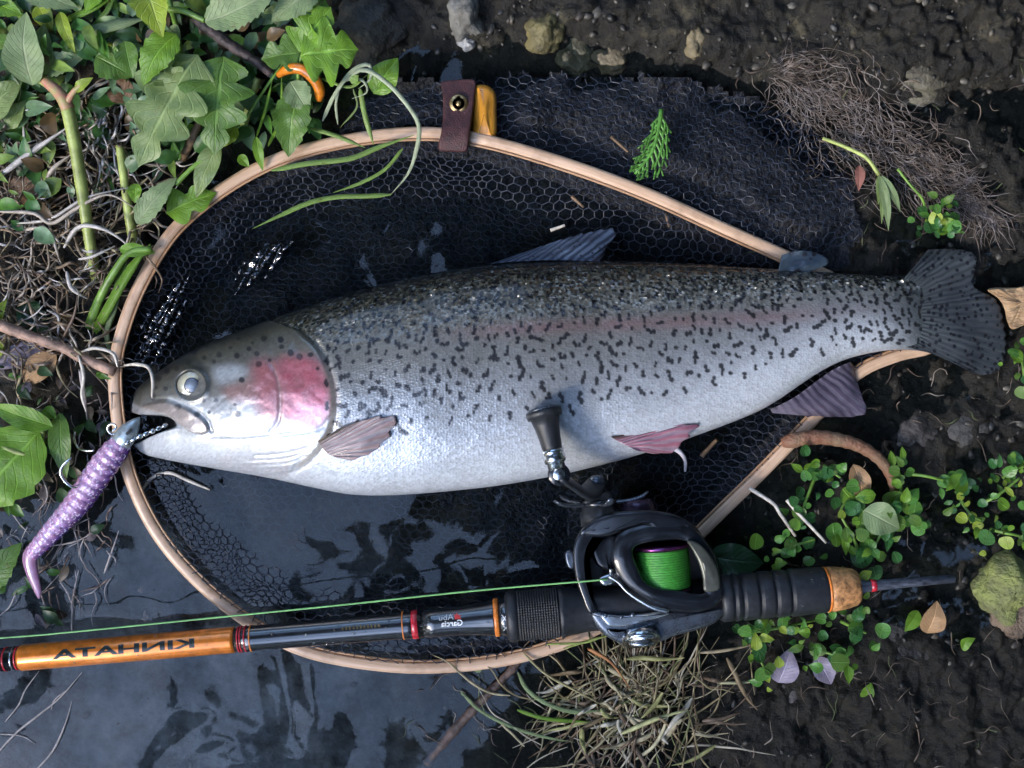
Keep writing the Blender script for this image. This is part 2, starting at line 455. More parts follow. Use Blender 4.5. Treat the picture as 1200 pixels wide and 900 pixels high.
# ------------------------------------------------------------------ landing net: hoop
hoop_px = [(135, 440, .014), (145, 385, .016), (168, 328, .018), (205, 270, .019), (262, 222, .019), (330, 186, .018), (410, 165, .018), (490, 157, .018),
           (560, 164, .018), (650, 189, .017), (750, 225, .015), (850, 270, .012), (917, 300, .009), (985, 332, .004), (1050, 362, .001), (1092, 386, .001),
           (1092, 405, .003), (1050, 416, .005), (1003, 438, .006), (955, 488, .007), (890, 555, .008), (822, 622, .009), (760, 690, .009), (700, 735, .008),
           (630, 763, .007), (560, 777, .006), (480, 781, .006), (400, 772, .006), (345, 757, .006), (290, 727, .006), (235, 683, .007), (190, 632, .008),
           (160, 577, .010), (143, 520, .012)]
hp = closed_spline(hoop_px, 260)
def hoop_strip(off0, off1, zt, zb, rnd):
    """a bent wooden strip between two sideways offsets (pixels) along the hoop"""
    t = np.roll(hp[:, :2], -1, 0) - np.roll(hp[:, :2], 1, 0); t /= np.linalg.norm(t, axis=1, keepdims=True)
    nr = np.stack([-t[:, 1], t[:, 0]], -1)              # points outwards/inwards consistently
    pr = [(off0, zb), (off0, zt - rnd), (off0 + (off1 - off0) * 0.18, zt), (off1 - (off1 - off0) * 0.18, zt), (off1, zt - rnd), (off1, zb)]
    v = [];  uv = []
    s = np.r_[0, np.cumsum(np.linalg.norm(np.diff(hp[:, :2], axis=0), axis=1))] * S
    for k, (o, z) in enumerate(pr):
        q = hp[:, :2] + nr * o
        v.append(PA(q[:, 0], q[:, 1], hp[:, 2] + z)); uv.append(np.stack([s, np.full(len(s), k * 0.003)], -1))
    V = np.stack(v, 1).reshape(-1, 3); n = len(hp); k = len(pr)
    f = []
    for i in range(n):
        i2 = (i + 1) % n
        for j in range(k):
            j2 = (j + 1) % k
            f.append((i * k + j, i * k + j2, i2 * k + j2, i2 * k + j))
    return V, f, np.stack(uv, 1).reshape(-1, 2)
net = thing("landing_net", "landing net with pale wooden hoop and black mesh bag under the trout", "net", P(600, 450, 0))
def wood(name, a, bb, rough=0.33):
    m, nt, b, out = newmat(name); L = nt.links.new
    tc = N(nt, "ShaderNodeTexCoord"); mp = N(nt, "ShaderNodeMapping"); mp.inputs["Scale"].default_value = (14, 700, 1); L(tc.outputs["UV"], mp.inputs[0])
    nz = N(nt, "ShaderNodeTexNoise", i_Scale=1.0, i_Detail=6.0, i_Roughness=0.65, i_Distortion=0.4); L(mp.outputs[0], nz.inputs["Vector"])
    rp = ramp(nt, [(0.34, bb), (0.62, a)]); L(nz.outputs["Fac"], rp.inputs[0])
    n3 = N(nt, "ShaderNodeTexNoise", i_Scale=22.0, i_Detail=4.0, i_Roughness=0.7); L(tc.outputs["Object"], n3.inputs["Vector"])
    dk = ramp(nt, [(0.30, (0.45, 0.40, 0.36)), (0.5, (1, 1, 1))]); L(n3.outputs["Fac"], dk.inputs[0])
    ml = N(nt, "ShaderNodeMix", data_type='RGBA', blend_type='MULTIPLY'); ml.inputs[0].default_value = 0.7
    L(rp.outputs[0], ml.inputs[6]); L(dk.outputs[0], ml.inputs[7]); L(ml.outputs[2], b.inputs["Base Color"])
    b.inputs["Roughness"].default_value = rough
    bp = N(nt, "ShaderNodeBump", i_Strength=0.5, i_Distance=0.0003); L(nz.outputs["Fac"], bp.inputs["Height"]); L(bp.outputs[0], b.inputs["Normal"])
    return m
wood_pale = wood("hoop_ash", (0.66, 0.46, 0.32), (0.50, 0.32, 0.20)); wood_warm = wood("hoop_cherry", (0.50, 0.30, 0.17), (0.34, 0.19, 0.10))
V, F, UV = hoop_strip(-8.5, 5.0, 0.004, -0.005, 0.0014); mesh_obj("outer_hoop_strip", V, F, wood_pale, net, uv=UV)
V, F, UV = hoop_strip(5.2, 8.3, 0.0033, -0.005, 0.0014); mesh_obj("inner_hoop_strip", V, F, wood_warm, net, uv=UV)

# ------------------------------------------------------------------ landing net: knotless mesh bag
hoop_poly = hp[:, :2]
def in_poly(px, py, poly):
    inside = np.zeros(np.shape(px), bool); n = len(poly)
    for i in range(n):
        x1_, y1_ = poly[i]; x2_, y2_ = poly[(i + 1) % n]
        c = ((y1_ > py) != (y2_ > py)) & (px < (x2_ - x1_) * (py - y1_) / (y2_ - y1_ + 1e-9) + x1_)
        inside ^= c
    return inside
def dist_poly(px, py, poly, closed=True):
    best = np.full(np.shape(px), 1e9); n = len(poly)
    for i in range(n if closed else n - 1):
        a = poly[i]; bq = poly[(i + 1) % n]; ab = bq - a
        t = np.clip(((px - a[0]) * ab[0] + (py - a[1]) * ab[1]) / (ab @ ab + 1e-9), 0, 1)
        best = np.minimum(best, np.hypot(px - a[0] - t * ab[0], py - a[1] - t * ab[1]))
    return best
def net_layer(x0, x1_, y0, y1_, cw, ch, ang, mask, zfun, rad, seed, warp=6.0):
    ni = int((x1_ - x0) / (cw / 2)) + 2; nj = int((y1_ - y0) / (ch * 0.78)) + 2
    I, J = np.meshgrid(np.arange(ni), np.arange(nj), indexing='ij')
    odd = (I + J) % 2
    x = I * cw / 2; y = J * ch * 0.78 + odd * ch * 0.27
    cx, cy = (x1_ - x0) / 2, (y1_ - y0) / 2
    ca, sa = math.cos(ang), math.sin(ang)
    X = x0 + cx + (x - cx) * ca - (y - cy) * sa; Y = y0 + cy + (x - cx) * sa + (y - cy) * ca
    X, Y = X + (fbm(X / 60, Y / 60, seed) - .47) * warp * 5 + (vnoise(X / 9, Y / 9, seed + 2) - .5) * 1.6, Y + (fbm(X / 60, Y / 60, seed + 9) - .47) * warp * 5 + (vnoise(X / 9, Y / 9, seed + 4) - .5) * 1.6
    Z = zfun(X, Y)
    V = PA(X, Y, Z)
    idx = I * nj + J
    e1 = np.stack([idx[:-1].ravel(), idx[1:].ravel()], -1)
    sel = (odd[:, :-1] == 1)
    e2 = np.stack([idx[:, :-1][sel], idx[:, 1:][sel]], -1)
    e = np.concatenate([e1, e2]); V = V.reshape(-1, 3); Xf = X.ravel(); Yf = Y.ravel()
    ok = mask((Xf[e[:, 0]] + Xf[e[:, 1]]) / 2, (Yf[e[:, 0]] + Yf[e[:, 1]]) / 2)
    e = e[ok]
    a, bq = V[e[:, 0]], V[e[:, 1]]
    dd = bq - a; ln = np.linalg.norm(dd, axis=1, keepdims=True) + 1e-9; dd /= ln
    a = a - dd * rad * 0.6; bq = bq + dd * rad * 0.6
    s1 = np.cross(dd, [0, 0, 1.0]); s1 /= np.linalg.norm(s1, axis=1, keepdims=True) + 1e-9; s2 = np.cross(s1, dd)
    vv = []
    for end in (a, bq):
        for k in range(4):
            th = k * math.pi / 2 + math.pi / 4
            vv.append(end + rad * (math.cos(th) * s1 + math.sin(th) * s2))
    n = len(e); vv = np.stack(vv, 1).reshape(-1, 3)
    bidx = np.arange(n)[:, None] * 8
    ff = np.concatenate([bidx + np.array([[k, (k + 1) % 4, 4 + (k + 1) % 4, 4 + k]]) for k in range(4)])
    return vv, ff
def h_inside(X, Y):
    dd = dist_poly(X, Y, hoop_poly)
    k = sstep(0, 95, dd)
    fold = (fbm(X / 46 + Y / 120, Y / 70 - X / 160, 21, 3) - .45)
    bed = np.maximum(-0.012 + (fbm(X / 120, Y / 120, 1) - .47) * 0.016, -0.010) + 0.006 + np.maximum(fold, -0.1) * 0.014
    return 0.011 * (1 - k) + bed * k
def h_out(X, Y):
    fold = fbm((X + Y * .7) / 55, (Y - X * .35) / 34, 31, 3) - .42
    k = sstep(0, 55, np.where(in_poly(X, Y, bag_poly), dist_poly(X, Y, bag_poly), 0))
    k = np.maximum(k, sstep(60, 20, dist_poly(X, Y, hoop_poly)))
    return (ground_h(X, Y) + .0015) * (1 - k) + k * np.maximum(ground_h(150 + 0 * X, 430 + 0 * Y), -0.004) + 0.010 + 0.010 * sstep(150, 90, Y) + np.maximum(fold, -.1) * 0.013
net_m = M("net_nylon", (0.010, 0.016, 0.032), rough=0.36, var=0.4, vscale=300, spec=0.55)
bag_poly = np.array([(395, 178), (420, 118), (470, 96), (560, 92), (660, 88), (780, 92), (870, 110), (950, 150), (1002, 215), (1010, 275), (985, 320), (930, 312), (850, 272), (750, 227), (650, 192), (560, 168), (490, 162)], float)
def mask_in(X, Y): return in_poly(X, Y, hoop_poly) & (dist_poly(X, Y, hoop_poly) > 4)
def mask_out(X, Y): return in_poly(X + (fbm(X / 14, Y / 14, 55) - .47) * 26, Y + (fbm(X / 14, Y / 14, 58) - .47) * 26, bag_poly) & ~in_poly(X, Y, hoop_poly) & (dist_poly(X, Y, hoop_poly) > 9)
vs, fs, n0 = [], [], 0
for args in ((120, 1100, 140, 800, 13.0, 11.0, 0.05, mask_in, h_inside, 0.00044, 3),
             (400, 1030, 60, 330, 13.5, 11.0, -0.20, mask_out, h_out, 0.00044, 41),
             ):
    v_, f_ = net_layer(*args); vs.append(v_); fs.append(f_ + n0); n0 += len(v_)
bag = mesh_obj("mesh_bag", np.concatenate(vs), np.concatenate(fs), net_m, net); bag["kind"] = "stuff"
# the black lining of doubled mesh folded under the bag
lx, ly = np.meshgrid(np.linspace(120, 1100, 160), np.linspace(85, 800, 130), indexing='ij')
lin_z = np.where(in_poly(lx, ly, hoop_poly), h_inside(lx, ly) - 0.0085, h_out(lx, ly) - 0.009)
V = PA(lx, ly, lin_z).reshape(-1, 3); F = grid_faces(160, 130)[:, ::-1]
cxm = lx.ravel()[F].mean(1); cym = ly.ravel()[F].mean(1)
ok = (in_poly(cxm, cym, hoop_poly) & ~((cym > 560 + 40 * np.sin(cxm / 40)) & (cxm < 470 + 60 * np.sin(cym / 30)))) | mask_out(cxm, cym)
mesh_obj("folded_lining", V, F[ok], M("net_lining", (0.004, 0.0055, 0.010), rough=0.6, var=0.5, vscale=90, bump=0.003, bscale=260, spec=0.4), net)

# wet film caught in two folds of the mesh (left of the trout's head and above it)
film = film_mat("water_film", rough=0.05, ior=1.6, tint=(0.62, 0.65, 0.7), waves=False)
def film_patch(path, widths, z, cell):
    p = spline(path, 60); t = np.gradient(p, axis=0); t /= np.linalg.norm(t, axis=1, keepdims=True); nr = np.stack([-t[:, 1], t[:, 0]], -1)
    wd = np.interp(np.linspace(0, 1, 60), np.linspace(0, 1, len(widths)), widths)
    s = np.linspace(-1, 1, 26)
    q = p[:, None] + nr[:, None] * (s[None, :, None] * wd[:, None, None])
    X, Y = q[..., 0], q[..., 1]
    cells = np.abs(np.sin(X / cell * 2.2 + Y / cell * 1.2) * np.sin(Y / cell * 2.4 - X / cell * .8))
    Z = z + 0.0045 * (1 - s[None] ** 2) + 0.0030 * cells ** 0.6 + 0.0016 * vnoise(X / 5, Y / 5, 4) - .22 * (Y - Y.mean()) * S - .05 * (X - X.mean()) * S
    return PA(X, Y, Z).reshape(-1, 3), grid_faces(60, 26)[:, ::-1]
for pth, wd in (([(222, 322), (205, 355), (180, 395), (160, 432)], (5, 17, 24, 12)), ([(345, 284), (318, 300), (292, 322), (276, 345)], (5, 16, 16, 4))):
    V, F = film_patch(pth, wd, 0.004, 11.0)
    mesh_obj("water_film", V, F, film, net)
# leather strap with brass snap, amber grip end
leather = M("leather", (0.055, 0.018, 0.018), rough=0.5, var=0.3, vscale=180, bump=0.0006, bscale=900)
sp_ = []
def strap_rings(cl, wpx):
    out_ = []
    for (x, y, z) in cl: out_.append((x, y, z))
    return out_
strap = [(517, 98), (556, 93), (557, 108), (553, 140), (549, 172), (544, 178), (514, 175), (513, 168), (519, 135)]
def strap_z(X, Y): return 0.006 * np.exp(-((np.asarray(Y) - 160) / 22.0) ** 2) - 0.004 * sstep(125, 95, np.asarray(Y))
V, F, UV = pillow([(517, 97), (530, 94), (545, 93), (557, 95), (556, 115), (553, 140), (550, 160), (547, 177), (530, 178), (514, 175), (517, 155), (519, 135), (519, 112)], 0.016, 0.0245, bevel=2.5, n=80, zfun=strap_z)
st = mesh_obj("leather_strap", V, F, leather, net)
brass = M("brass", (0.45, 0.31, 0.14), rough=0.32, metal=0.9, var=0.25, vscale=300)
sc_ = P(537.5, 122, 0.0236)
prof = [(0.0066, 0), (0.0066, 0.0012), (0.0058, 0.0019), (0.0042, 0.0019), (0.0038, 0.0012), (0.0022, 0.0012), (0.0018, 0.0022), (0.0001, 0.0026)]
V, F, UV = tube([(sc_[0], sc_[1], sc_[2] + h) for r_, h in prof], [r_ for r_, h in prof], 28, up=(0, 1, 0))
mesh_obj("snap_button", V, F, brass, st)
V, F, UV = pillow([(556, 104), (563, 99), (573, 101), (581, 110), (582, 130), (581, 161), (566, 163), (553, 160), (554, 130)], 0.003, 0.021, bevel=9, dome=0.002, n=64)
mesh_obj("amber_grip_end", V, F, M("amber_wood", (0.55, 0.24, 0.03), rough=0.22, var=0.3, vscale=90, stretch=(4, 0.6, 1), coat=0.4), net)

# quick lookups for the scatter loops
_lx = np.arange(-100, 1301, 2.0); _ly = np.arange(-100, 1001, 2.0)
_LX, _LY = np.meshgrid(_lx, _ly, indexing='ij')
_GZ = ground_h(_LX, _LY); _IN = in_poly(_LX, _LY, hoop_poly)
def _ij(x, y): return min(max(int((x + 100) / 2), 0), len(_lx) - 1), min(max(int((y + 100) / 2), 0), len(_ly) - 1)
def gz(x, y): return float(_GZ[_ij(x, y)])
def in_hoop(x, y): return bool(_IN[_ij(x, y)])
# ------------------------------------------------------------------ trout
def smooth1(a, k):
    for _ in range(k):
        a = np.r_[a[0], (a[:-2] + 2 * a[1:-1] + a[2:]) / 4, a[-1]]
    return a
top_pts = [(153, 472), (156, 463), (161, 456), (169, 448), (181, 439), (200, 426), (224, 411), (262, 395), (310, 377), (370, 356), (450, 332), (540, 314), (620, 307), (700, 305), (800, 308), (900, 315), (1000, 321), (1050, 324), (1075, 325), (1094, 322)]
bot_pts = [(153, 478), (154.5, 512), (158, 523), (166, 530), (177, 535), (223, 544), (270, 552), (317, 560), (363, 570), (410, 580), (450, 581), (500, 578), (580, 570), (660, 556), (740, 536), (800, 516), (850, 498), (900, 478), (950, 441), (985, 421), (1040, 409), (1070, 409), (1094, 414)]
thk_pts = [(153, 2), (156, 10), (162, 18), (175, 27), (200, 36), (240, 46), (300, 56), (380, 63), (500, 68), (620, 66), (740, 58), (850, 46), (950, 33), (1020, 23), (1060, 15), (1085, 8), (1094, 3)]
zb_pts = [(150, -0.006), (300, -0.010), (700, -0.010), (850, -0.002), (950, 0.006), (1090, 0.010)]
fx = np.concatenate([153 + 12 * np.linspace(0, 1, 26) ** 1.6, np.linspace(165.8, 405, 225), np.linspace(406.2, 1094, 480)])
ftop = np.interp(fx, *zip(*top_pts)); fbot = np.interp(fx, *zip(*bot_pts))
def sm_tail(a, k):
    s_ = smooth1(a, k); w_ = sstep(165, 240, fx)
    return a * (1 - w_) + s_ * w_
ftop = sm_tail(smooth1(ftop, 6), 300); fbot = sm_tail(smooth1(fbot, 6), 300)
fth = sm_tail(smooth1(np.interp(fx, *zip(*thk_pts)), 6), 200) * S
fzb = np.interp(fx, *zip(*zb_pts)); fzc = fzb + fth
NT, NB = 230, 50
th = np.concatenate([np.linspace(0, math.pi, NT), np.linspace(math.pi, 2 * math.pi, NB + 2)[1:-1]])
ct, sn = np.cos(th), np.sin(th)
sn = np.sign(sn) * np.abs(sn) ** 0.9
FX = np.repeat(fx[:, None], len(th), 1)
FY = ((ftop + fbot) / 2)[:, None] - ((fbot - ftop) / 2)[:, None] * ct[None]
FZ = fzc[:, None] + fth[:, None] * sn[None]
k_ = (S * (H - fzc) / H)[:, None]
body = np.stack([(FX - 600) * k_, (450 - FY) * k_, FZ], -1)
PX, PY = px_of(body)
upper = (np.arange(len(th)) < NT)[None] & np.ones_like(PX, bool)
frac = (FY - ftop[:, None]) / (fbot - ftop)[:, None]
def poly_mask(pts, soft=3.0):
    """1 inside a smooth pixel outline, falling to 0 over `soft` pixels"""
    o = closed_spline(pts, 60); res = np.zeros_like(PX)
    x0, x1_, y0, y1_ = o[:, 0].min() - 12, o[:, 0].max() + 12, o[:, 1].min() - 12, o[:, 1].max() + 12
    sel = upper & (PX > x0) & (PX < x1_) & (PY > y0) & (PY < y1_)
    dd = dist_poly(PX[sel], PY[sel], o) * np.where(in_poly(PX[sel], PY[sel], o), 1, -1)
    res[sel] = sstep(-soft, soft, dd)
    return res
def line_dist(pts):
    o = spline(pts, 40); res = np.full_like(PX, 99.0)
    sel = upper & (PX > o[:, 0].min() - 25) & (PX < o[:, 0].max() + 25) & (PY > o[:, 1].min() - 25) & (PY < o[:, 1].max() + 25)
    res[sel] = dist_poly(PX[sel], PY[sel], o, False)
    return res
# --- head relief
dz = np.zeros_like(PX)
oper_edge = [(352, 388), (374, 410), (387, 440), (392, 470), (388, 500), (377, 522), (358, 542), (330, 556), (300, 562)]
oe = spline(oper_edge, 80)
oper_poly = np.vstack([oe, [(150, 575), (140, 400), (300, 370)]])
head_in = np.where(in_poly(PX, PY, oper_poly), 1.0, -1.0) * dist_poly(PX, PY, oe, False)
head_in = np.where(upper & (PX < 460), head_in, -99)
is_head = sstep(-1.0, 2.0, head_in)
dz += 0.0018 * sstep(-2.5, 5.5, head_in) * sstep(150, 330, PX) * sstep(0.02, 0.2, frac) * sstep(1.0, .9, frac)
dz -= 0.0007 * np.exp(-((head_in + 3.0) / 3.0) ** 2) * sstep(0.03, 0.15, frac)
preop = line_dist([(319, 427), (326, 445), (329, 470), (327, 492), (318, 506)])
dz -= 0.0006 * np.exp(-(preop / 2.6) ** 2)
inter = line_dist([(250, 515), (290, 515), (330, 510), (372, 503), (388, 488)])
dz -= 0.0006 * np.exp(-(inter / 2.5) ** 2)
maxil = poly_mask([(168, 476), (185, 472), (200, 472), (222, 481), (238, 492), (245, 503), (238, 508), (226, 506), (214, 499), (200, 489), (182, 483), (170, 481)], 2.0)
dz += 0.0015 * maxil
groove = line_dist([(180, 468), (200, 468), (224, 478), (242, 491), (248, 505)]); dz -= 0.0011 * np.exp(-(groove / 2.0) ** 2)
mouth = poly_mask([(150, 487), (165, 488), (184, 488), (199, 491), (206, 499), (192, 504), (176, 510), (160, 518), (148, 518)], 2.0)
dz -= 0.026 * mouth * sstep(208, 170, PX) + 0.008 * mouth
lowlip = line_dist([(160, 521), (178, 513), (195, 506), (212, 503), (228, 508)]); dz += 0.0010 * np.exp(-(lowlip / 3.5) ** 2)
ed = np.hypot(PX - 224, (PY - 451) * 1.02)
dz -= 0.0030 * sstep(19, 13, ed); dz += 0.0009 * np.exp(-((ed - 19) / 3.0) ** 2)
for k, yy in enumerate((528, 534, 540, 546, 552)):
    dz -= 0.0004 * np.exp(-(line_dist([(300 - k * 8, yy + 6), (335, yy + 3), (370 - k * 6, yy - 6)]) / 1.6) ** 2)
dz += (fbm(PX / 16, PY / 16, 71) - .47) * 0.0010 * is_head
dz += (fbm(PX / 60, PY / 40, 73) - .47) * 0.0016
body[..., 2] += np.where(upper, dz, 0)
# --- colours (flat pigments, plus shade painted into the mouth)
col = np.zeros(PX.shape + (3,))
stops = np.array([0, .07, .17, .27, .40, .52, .64, .74, .84, 1.0])
# boundary to the white belly moves up towards the tail
fr2 = frac + np.interp(PX, [150, 420, 700, 860, 960, 1080], [0.02, -0.02, 0.0, 0.09, 0.17, 0.08]) + (fbm(PX / 40, PY / 25, 77) - .47) * 0.10
cst = np.array([(.030, .032, .026), (.060, .060, .046), (.105, .102, .084), (.150, .150, .134), (.195, .199, .193), (.24, .252, .262), (.33, .348, .37), (.44, .465, .50), (.58, .61, .65), (.62, .65, .69)])
for c in range(3): col[..., c] = np.interp(fr2, stops, cst[:, c])
def blend(mask, c):
    col[:] = col * (1 - mask[..., None]) + np.array(c) * mask[..., None]
# pink stripe along the flank
stripe_y = np.interp(PX, [400, 520, 640, 760, 880, 980, 1070], [402, 392, 383, 379, 374, 366, 362])
blend(0.42 * np.exp(-((PY - stripe_y) / 9.0) ** 2) * sstep(470, 640, PX) * sstep(1060, 900, PX) * (0.55 + .9 * fbm(PX / 20, PY / 8, 80)) * upper, (.26, .125, .135))
blend(.30 * np.exp(-((PY - stripe_y + 1.5) / 1.1) ** 2) * sstep(395, 420, PX) * (np.sin(PX * 1.1) > -.3) * upper, (.12, .11, .11))
# head: olive crown, grey cheek, white throat
hh = is_head * upper
hc = np.zeros_like(col)
hst = np.array([(.035, .036, .030), (.080, .078, .064), (.135, .132, .115), (.20, .20, .19), (.29, .30, .30), (.40, .42, .445), (.52, .55, .58), (.58, .61, .65)])
hf = (PY - np.interp(PX, fx, ftop)) / (np.interp(PX, fx, fbot) - np.interp(PX, fx, ftop)) + (fbm(PX / 22, PY / 22, 82) - .47) * .18
for c in range(3): hc[..., c] = np.interp(hf, [0, .10, .25, .42, .56, .66, .76, 1], hst[:, c])
col[:] = col * (1 - hh[..., None]) + hc * hh[..., None]
blend(.75 * poly_mask([(297, 428), (318, 424), (330, 440), (331, 470), (326, 490), (312, 490), (300, 470)], 12), (.36, .10, .12))
blend(.80 * poly_mask([(328, 424), (350, 418), (372, 424), (386, 448), (388, 474), (374, 492), (352, 496), (334, 486), (331, 455)], 11) * (0.72 + .5 * fbm(PX / 9, PY / 9, 84)), (.42, .085, .125))
blend(.6 * poly_mask([(345, 478), (372, 474), (386, 482), (376, 498), (352, 502)], 6) * (.4 + fbm(PX / 5, PY / 12, 85)), (.75, .38, .47))
blend(.55 * poly_mask([(262, 455), (295, 448), (300, 468), (275, 470)], 8), (.34, .15, .14))
blend(.45 * np.exp(-(preop / 1.6) ** 2), (.30, .25, .24))
blend(.7 * maxil, (.34, .27, .235))
blend(.8 * np.exp(-(line_dist([(200, 469), (226, 476), (246, 488), (256, 502)]) / 4.0) ** 2), (.58, .62, .66))
blend(.8 * poly_mask([(154, 470), (162, 476), (180, 482), (196, 486), (180, 488), (162, 487), (153, 482)], 3), (.45, .45, .46))
blend(mouth * sstep(206, 196, PX), (.012, .010, .010))  # inner shade of the open mouth, painted near black
blend(.9 * poly_mask([(205, 415), (232, 421), (247, 440), (246, 458), (238, 466), (236, 440), (212, 432)], 5) * sstep(15, 18, ed), (.030, .035, .035))
blend(.7 * poly_mask([(252, 432), (275, 428), (290, 434), (276, 446), (256, 448)], 7), (.42, .46, .50))
blend(.6 * np.exp(-(line_dist([(384, 430), (391, 460), (389, 494), (376, 522), (352, 545)]) / 4.0) ** 2), (.52, .44, .36))
for k in range(9):
    yy = 522 + k * 4.5
    blend(.35 * np.exp(-(line_dist([(270 - k * 5, yy + 4), (330, yy + 2), (372 - k * 6, yy - 10)]) / 1.3) ** 2), (.50, .42, .40))
# spots, in (length, girth) coordinates so that they foreshorten over the back
rad_px = ((fbot - ftop) / 2); thr = fth / S
dth = np.gradient(th)
arc = np.zeros_like(PX)
seg_len = np.sqrt((rad_px[:, None] * np.sin(th)[None]) ** 2 + (thr[:, None] * np.cos(th)[None]) ** 2)
arc[:, 1:] = np.cumsum((seg_len[:, :-1] + seg_len[:, 1:]) / 2 * np.abs(np.diff(th))[None], 1)
spot = np.zeros_like(PX)
lim_x = [395, 450, 560, 660, 760, 850, 920, 1000, 1090]; lim_y = [512, 508, 492, 480, 462, 446, 418, 402, 404]
placed = []
ns_rng = np.random.default_rng(5)
tries = 0
while tries < 20000:
    tries += 1
    x = ns_rng.uniform(392, 1080); i = int(np.argmin(np.abs(fx - x)))
    a = ns_rng.uniform(2, 250)
    j = int(np.searchsorted(arc[i, :NT], a))
    if j >= NT - 5: continue
    ppy = PY[i, j]; ly_ = np.interp(x, lim_x, lim_y)
    if ppy > ly_: continue
    if (x - 392) < 25 and ns_rng.random() < .3: continue
    f = (ppy - ftop[i]) / (ly_ - ftop[i])
    mind = 8.6 + 5.2 * f ** 1.3 + ns_rng.uniform(-1.5, 4)
    if x > 960: mind *= .78
    if f > .8 and ns_rng.random() < .4: continue
    if any((x - q[0]) ** 2 + (a - q[1]) ** 2 < mind * mind for q in placed): continue
    placed.append((x, a, f))
for x, a, f in placed:
    big = ns_rng.uniform(0.75, 1.2) * (0.86 + 0.20 * min(f * 2, 1))
    nb_ = ns_rng.choice([1, 2, 2, 3, 3]); ang = ns_rng.normal(1.35, .5)
    cx_, ca_ = x, a
    i0, i1 = np.searchsorted(fx, [x - 16, x + 16])
    sub_x = fx[i0:i1, None]; sub_a = arc[i0:i1]
    for q in range(nb_):
        r_ = ns_rng.uniform(1.9, 2.7) * big
        el_ = ns_rng.uniform(.8, 1.35)
        dd = np.sqrt(((sub_x - cx_) * el_) ** 2 + ((sub_a - ca_) / el_) ** 2)
        spot[i0:i1] = np.maximum(spot[i0:i1], sstep(r_ + .5, r_ - .5, dd))
        ang += ns_rng.normal(0, .75)
        cx_ += math.cos(ang) * 3.6 * big; ca_ += math.sin(ang) * 4.0 * big
spot[:, NT:] = 0
zh = [(600, 75), (470, 125), (635, 115), (735, 105), (800, 138), (745, 157), (660, 237), (625, 360), (640, 408), (530, 340), (468, 340), (495, 400), (340, 372), (435, 410), (210, 318), (275, 280), (225, 275), (520, 145), (860, 70), (770, 30), (712, 50), (855, 35), (695, 80), (545, 110), (905, 100), (950, 120), (1005, 110), (330, 180), (390, 150), (280, 190), (240, 230), (420, 95), (480, 70), (640, 30), (1040, 180)]
for X, Y in zh:
    x, y = 130 + X * .2333, 390 + Y * .2333; r_ = ns_rng.uniform(2.0, 4.0)
    dd = np.hypot(PX - x, (PY - y) * ns_rng.uniform(.9, 1.3)); spot = np.maximum(spot, sstep(r_ + .8, r_ - .8, dd) * upper * ns_rng.uniform(.7, 1))
blend(sstep(1020, 1085, PX) * .92 * upper, (.095, .108, .112))
blend(spot * .93, (.014, .015, .020))
scal = np.where(upper, (1 - is_head) * 1.0, 0.2)
back = np.clip(sstep(.34, .10, frac), 0, 1) * (1 - is_head)
tr_m, nt, b, out = newmat("trout_skin"); L = nt.links.new
at = N(nt, "ShaderNodeAttribute", attribute_name="col"); sa = N(nt, "ShaderNodeAttribute", attribute_name="scal"); ba = N(nt, "ShaderNodeAttribute", attribute_name="back")
tc = N(nt, "ShaderNodeTexCoord"); mp = N(nt, "ShaderNodeMapping"); mp.inputs["Scale"].default_value = (1.0, 1.25, 1); L(tc.outputs["UV"], mp.inputs[0])
vo = N(nt, "ShaderNodeTexVoronoi", i_Scale=500.0, i_Randomness=0.6); L(mp.outputs[0], vo.inputs["Vector"])
v2 = N(nt, "ShaderNodeVectorMath", operation='SUBTRACT'); v2.inputs[1].default_value = (.5, .5, .5); L(vo.outputs["Color"], v2.inputs[0])
am = N(nt, "ShaderNodeMath", operation='MULTIPLY_ADD'); L(ba.outputs["Fac"], am.inputs[0]); am.inputs[1].default_value = 1.3; am.inputs[2].default_value = 0.10
am2 = N(nt, "ShaderNodeMath", operation='MULTIPLY'); L(am.outputs[0], am2.inputs[0]); L(sa.outputs["Fac"], am2.inputs[1])
v3 = N(nt, "ShaderNodeVectorMath", operation='SCALE'); L(v2.outputs[0], v3.inputs[0]); L(am2.outputs[0], v3.inputs["Scale"])
bh = N(nt, "ShaderNodeMath", operation='MULTIPLY'); L(vo.outputs["Distance"], bh.inputs[0]); L(sa.outputs["Fac"], bh.inputs[1])
bp = N(nt, "ShaderNodeBump", i_Strength=0.27, i_Distance=0.0008); bp.invert = True; L(bh.outputs[0], bp.inputs["Height"])
nz = N(nt, "ShaderNodeTexNoise", i_Scale=900.0, i_Detail=2.0); L(tc.outputs["Object"], nz.inputs["Vector"])
bp0 = N(nt, "ShaderNodeBump", i_Strength=0.25, i_Distance=0.0004); L(nz.outputs["Fac"], bp0.inputs["Height"]); L(bp0.outputs[0], bp.inputs["Normal"])
v4 = N(nt, "ShaderNodeVectorMath", operation='ADD'); L(bp.outputs[0], v4.inputs[0]); L(v3.outputs[0], v4.inputs[1])
v5 = N(nt, "ShaderNodeVectorMath", operation='NORMALIZE'); L(v4.outputs[0], v5.inputs[0]); L(v5.outputs[0], b.inputs["Normal"])
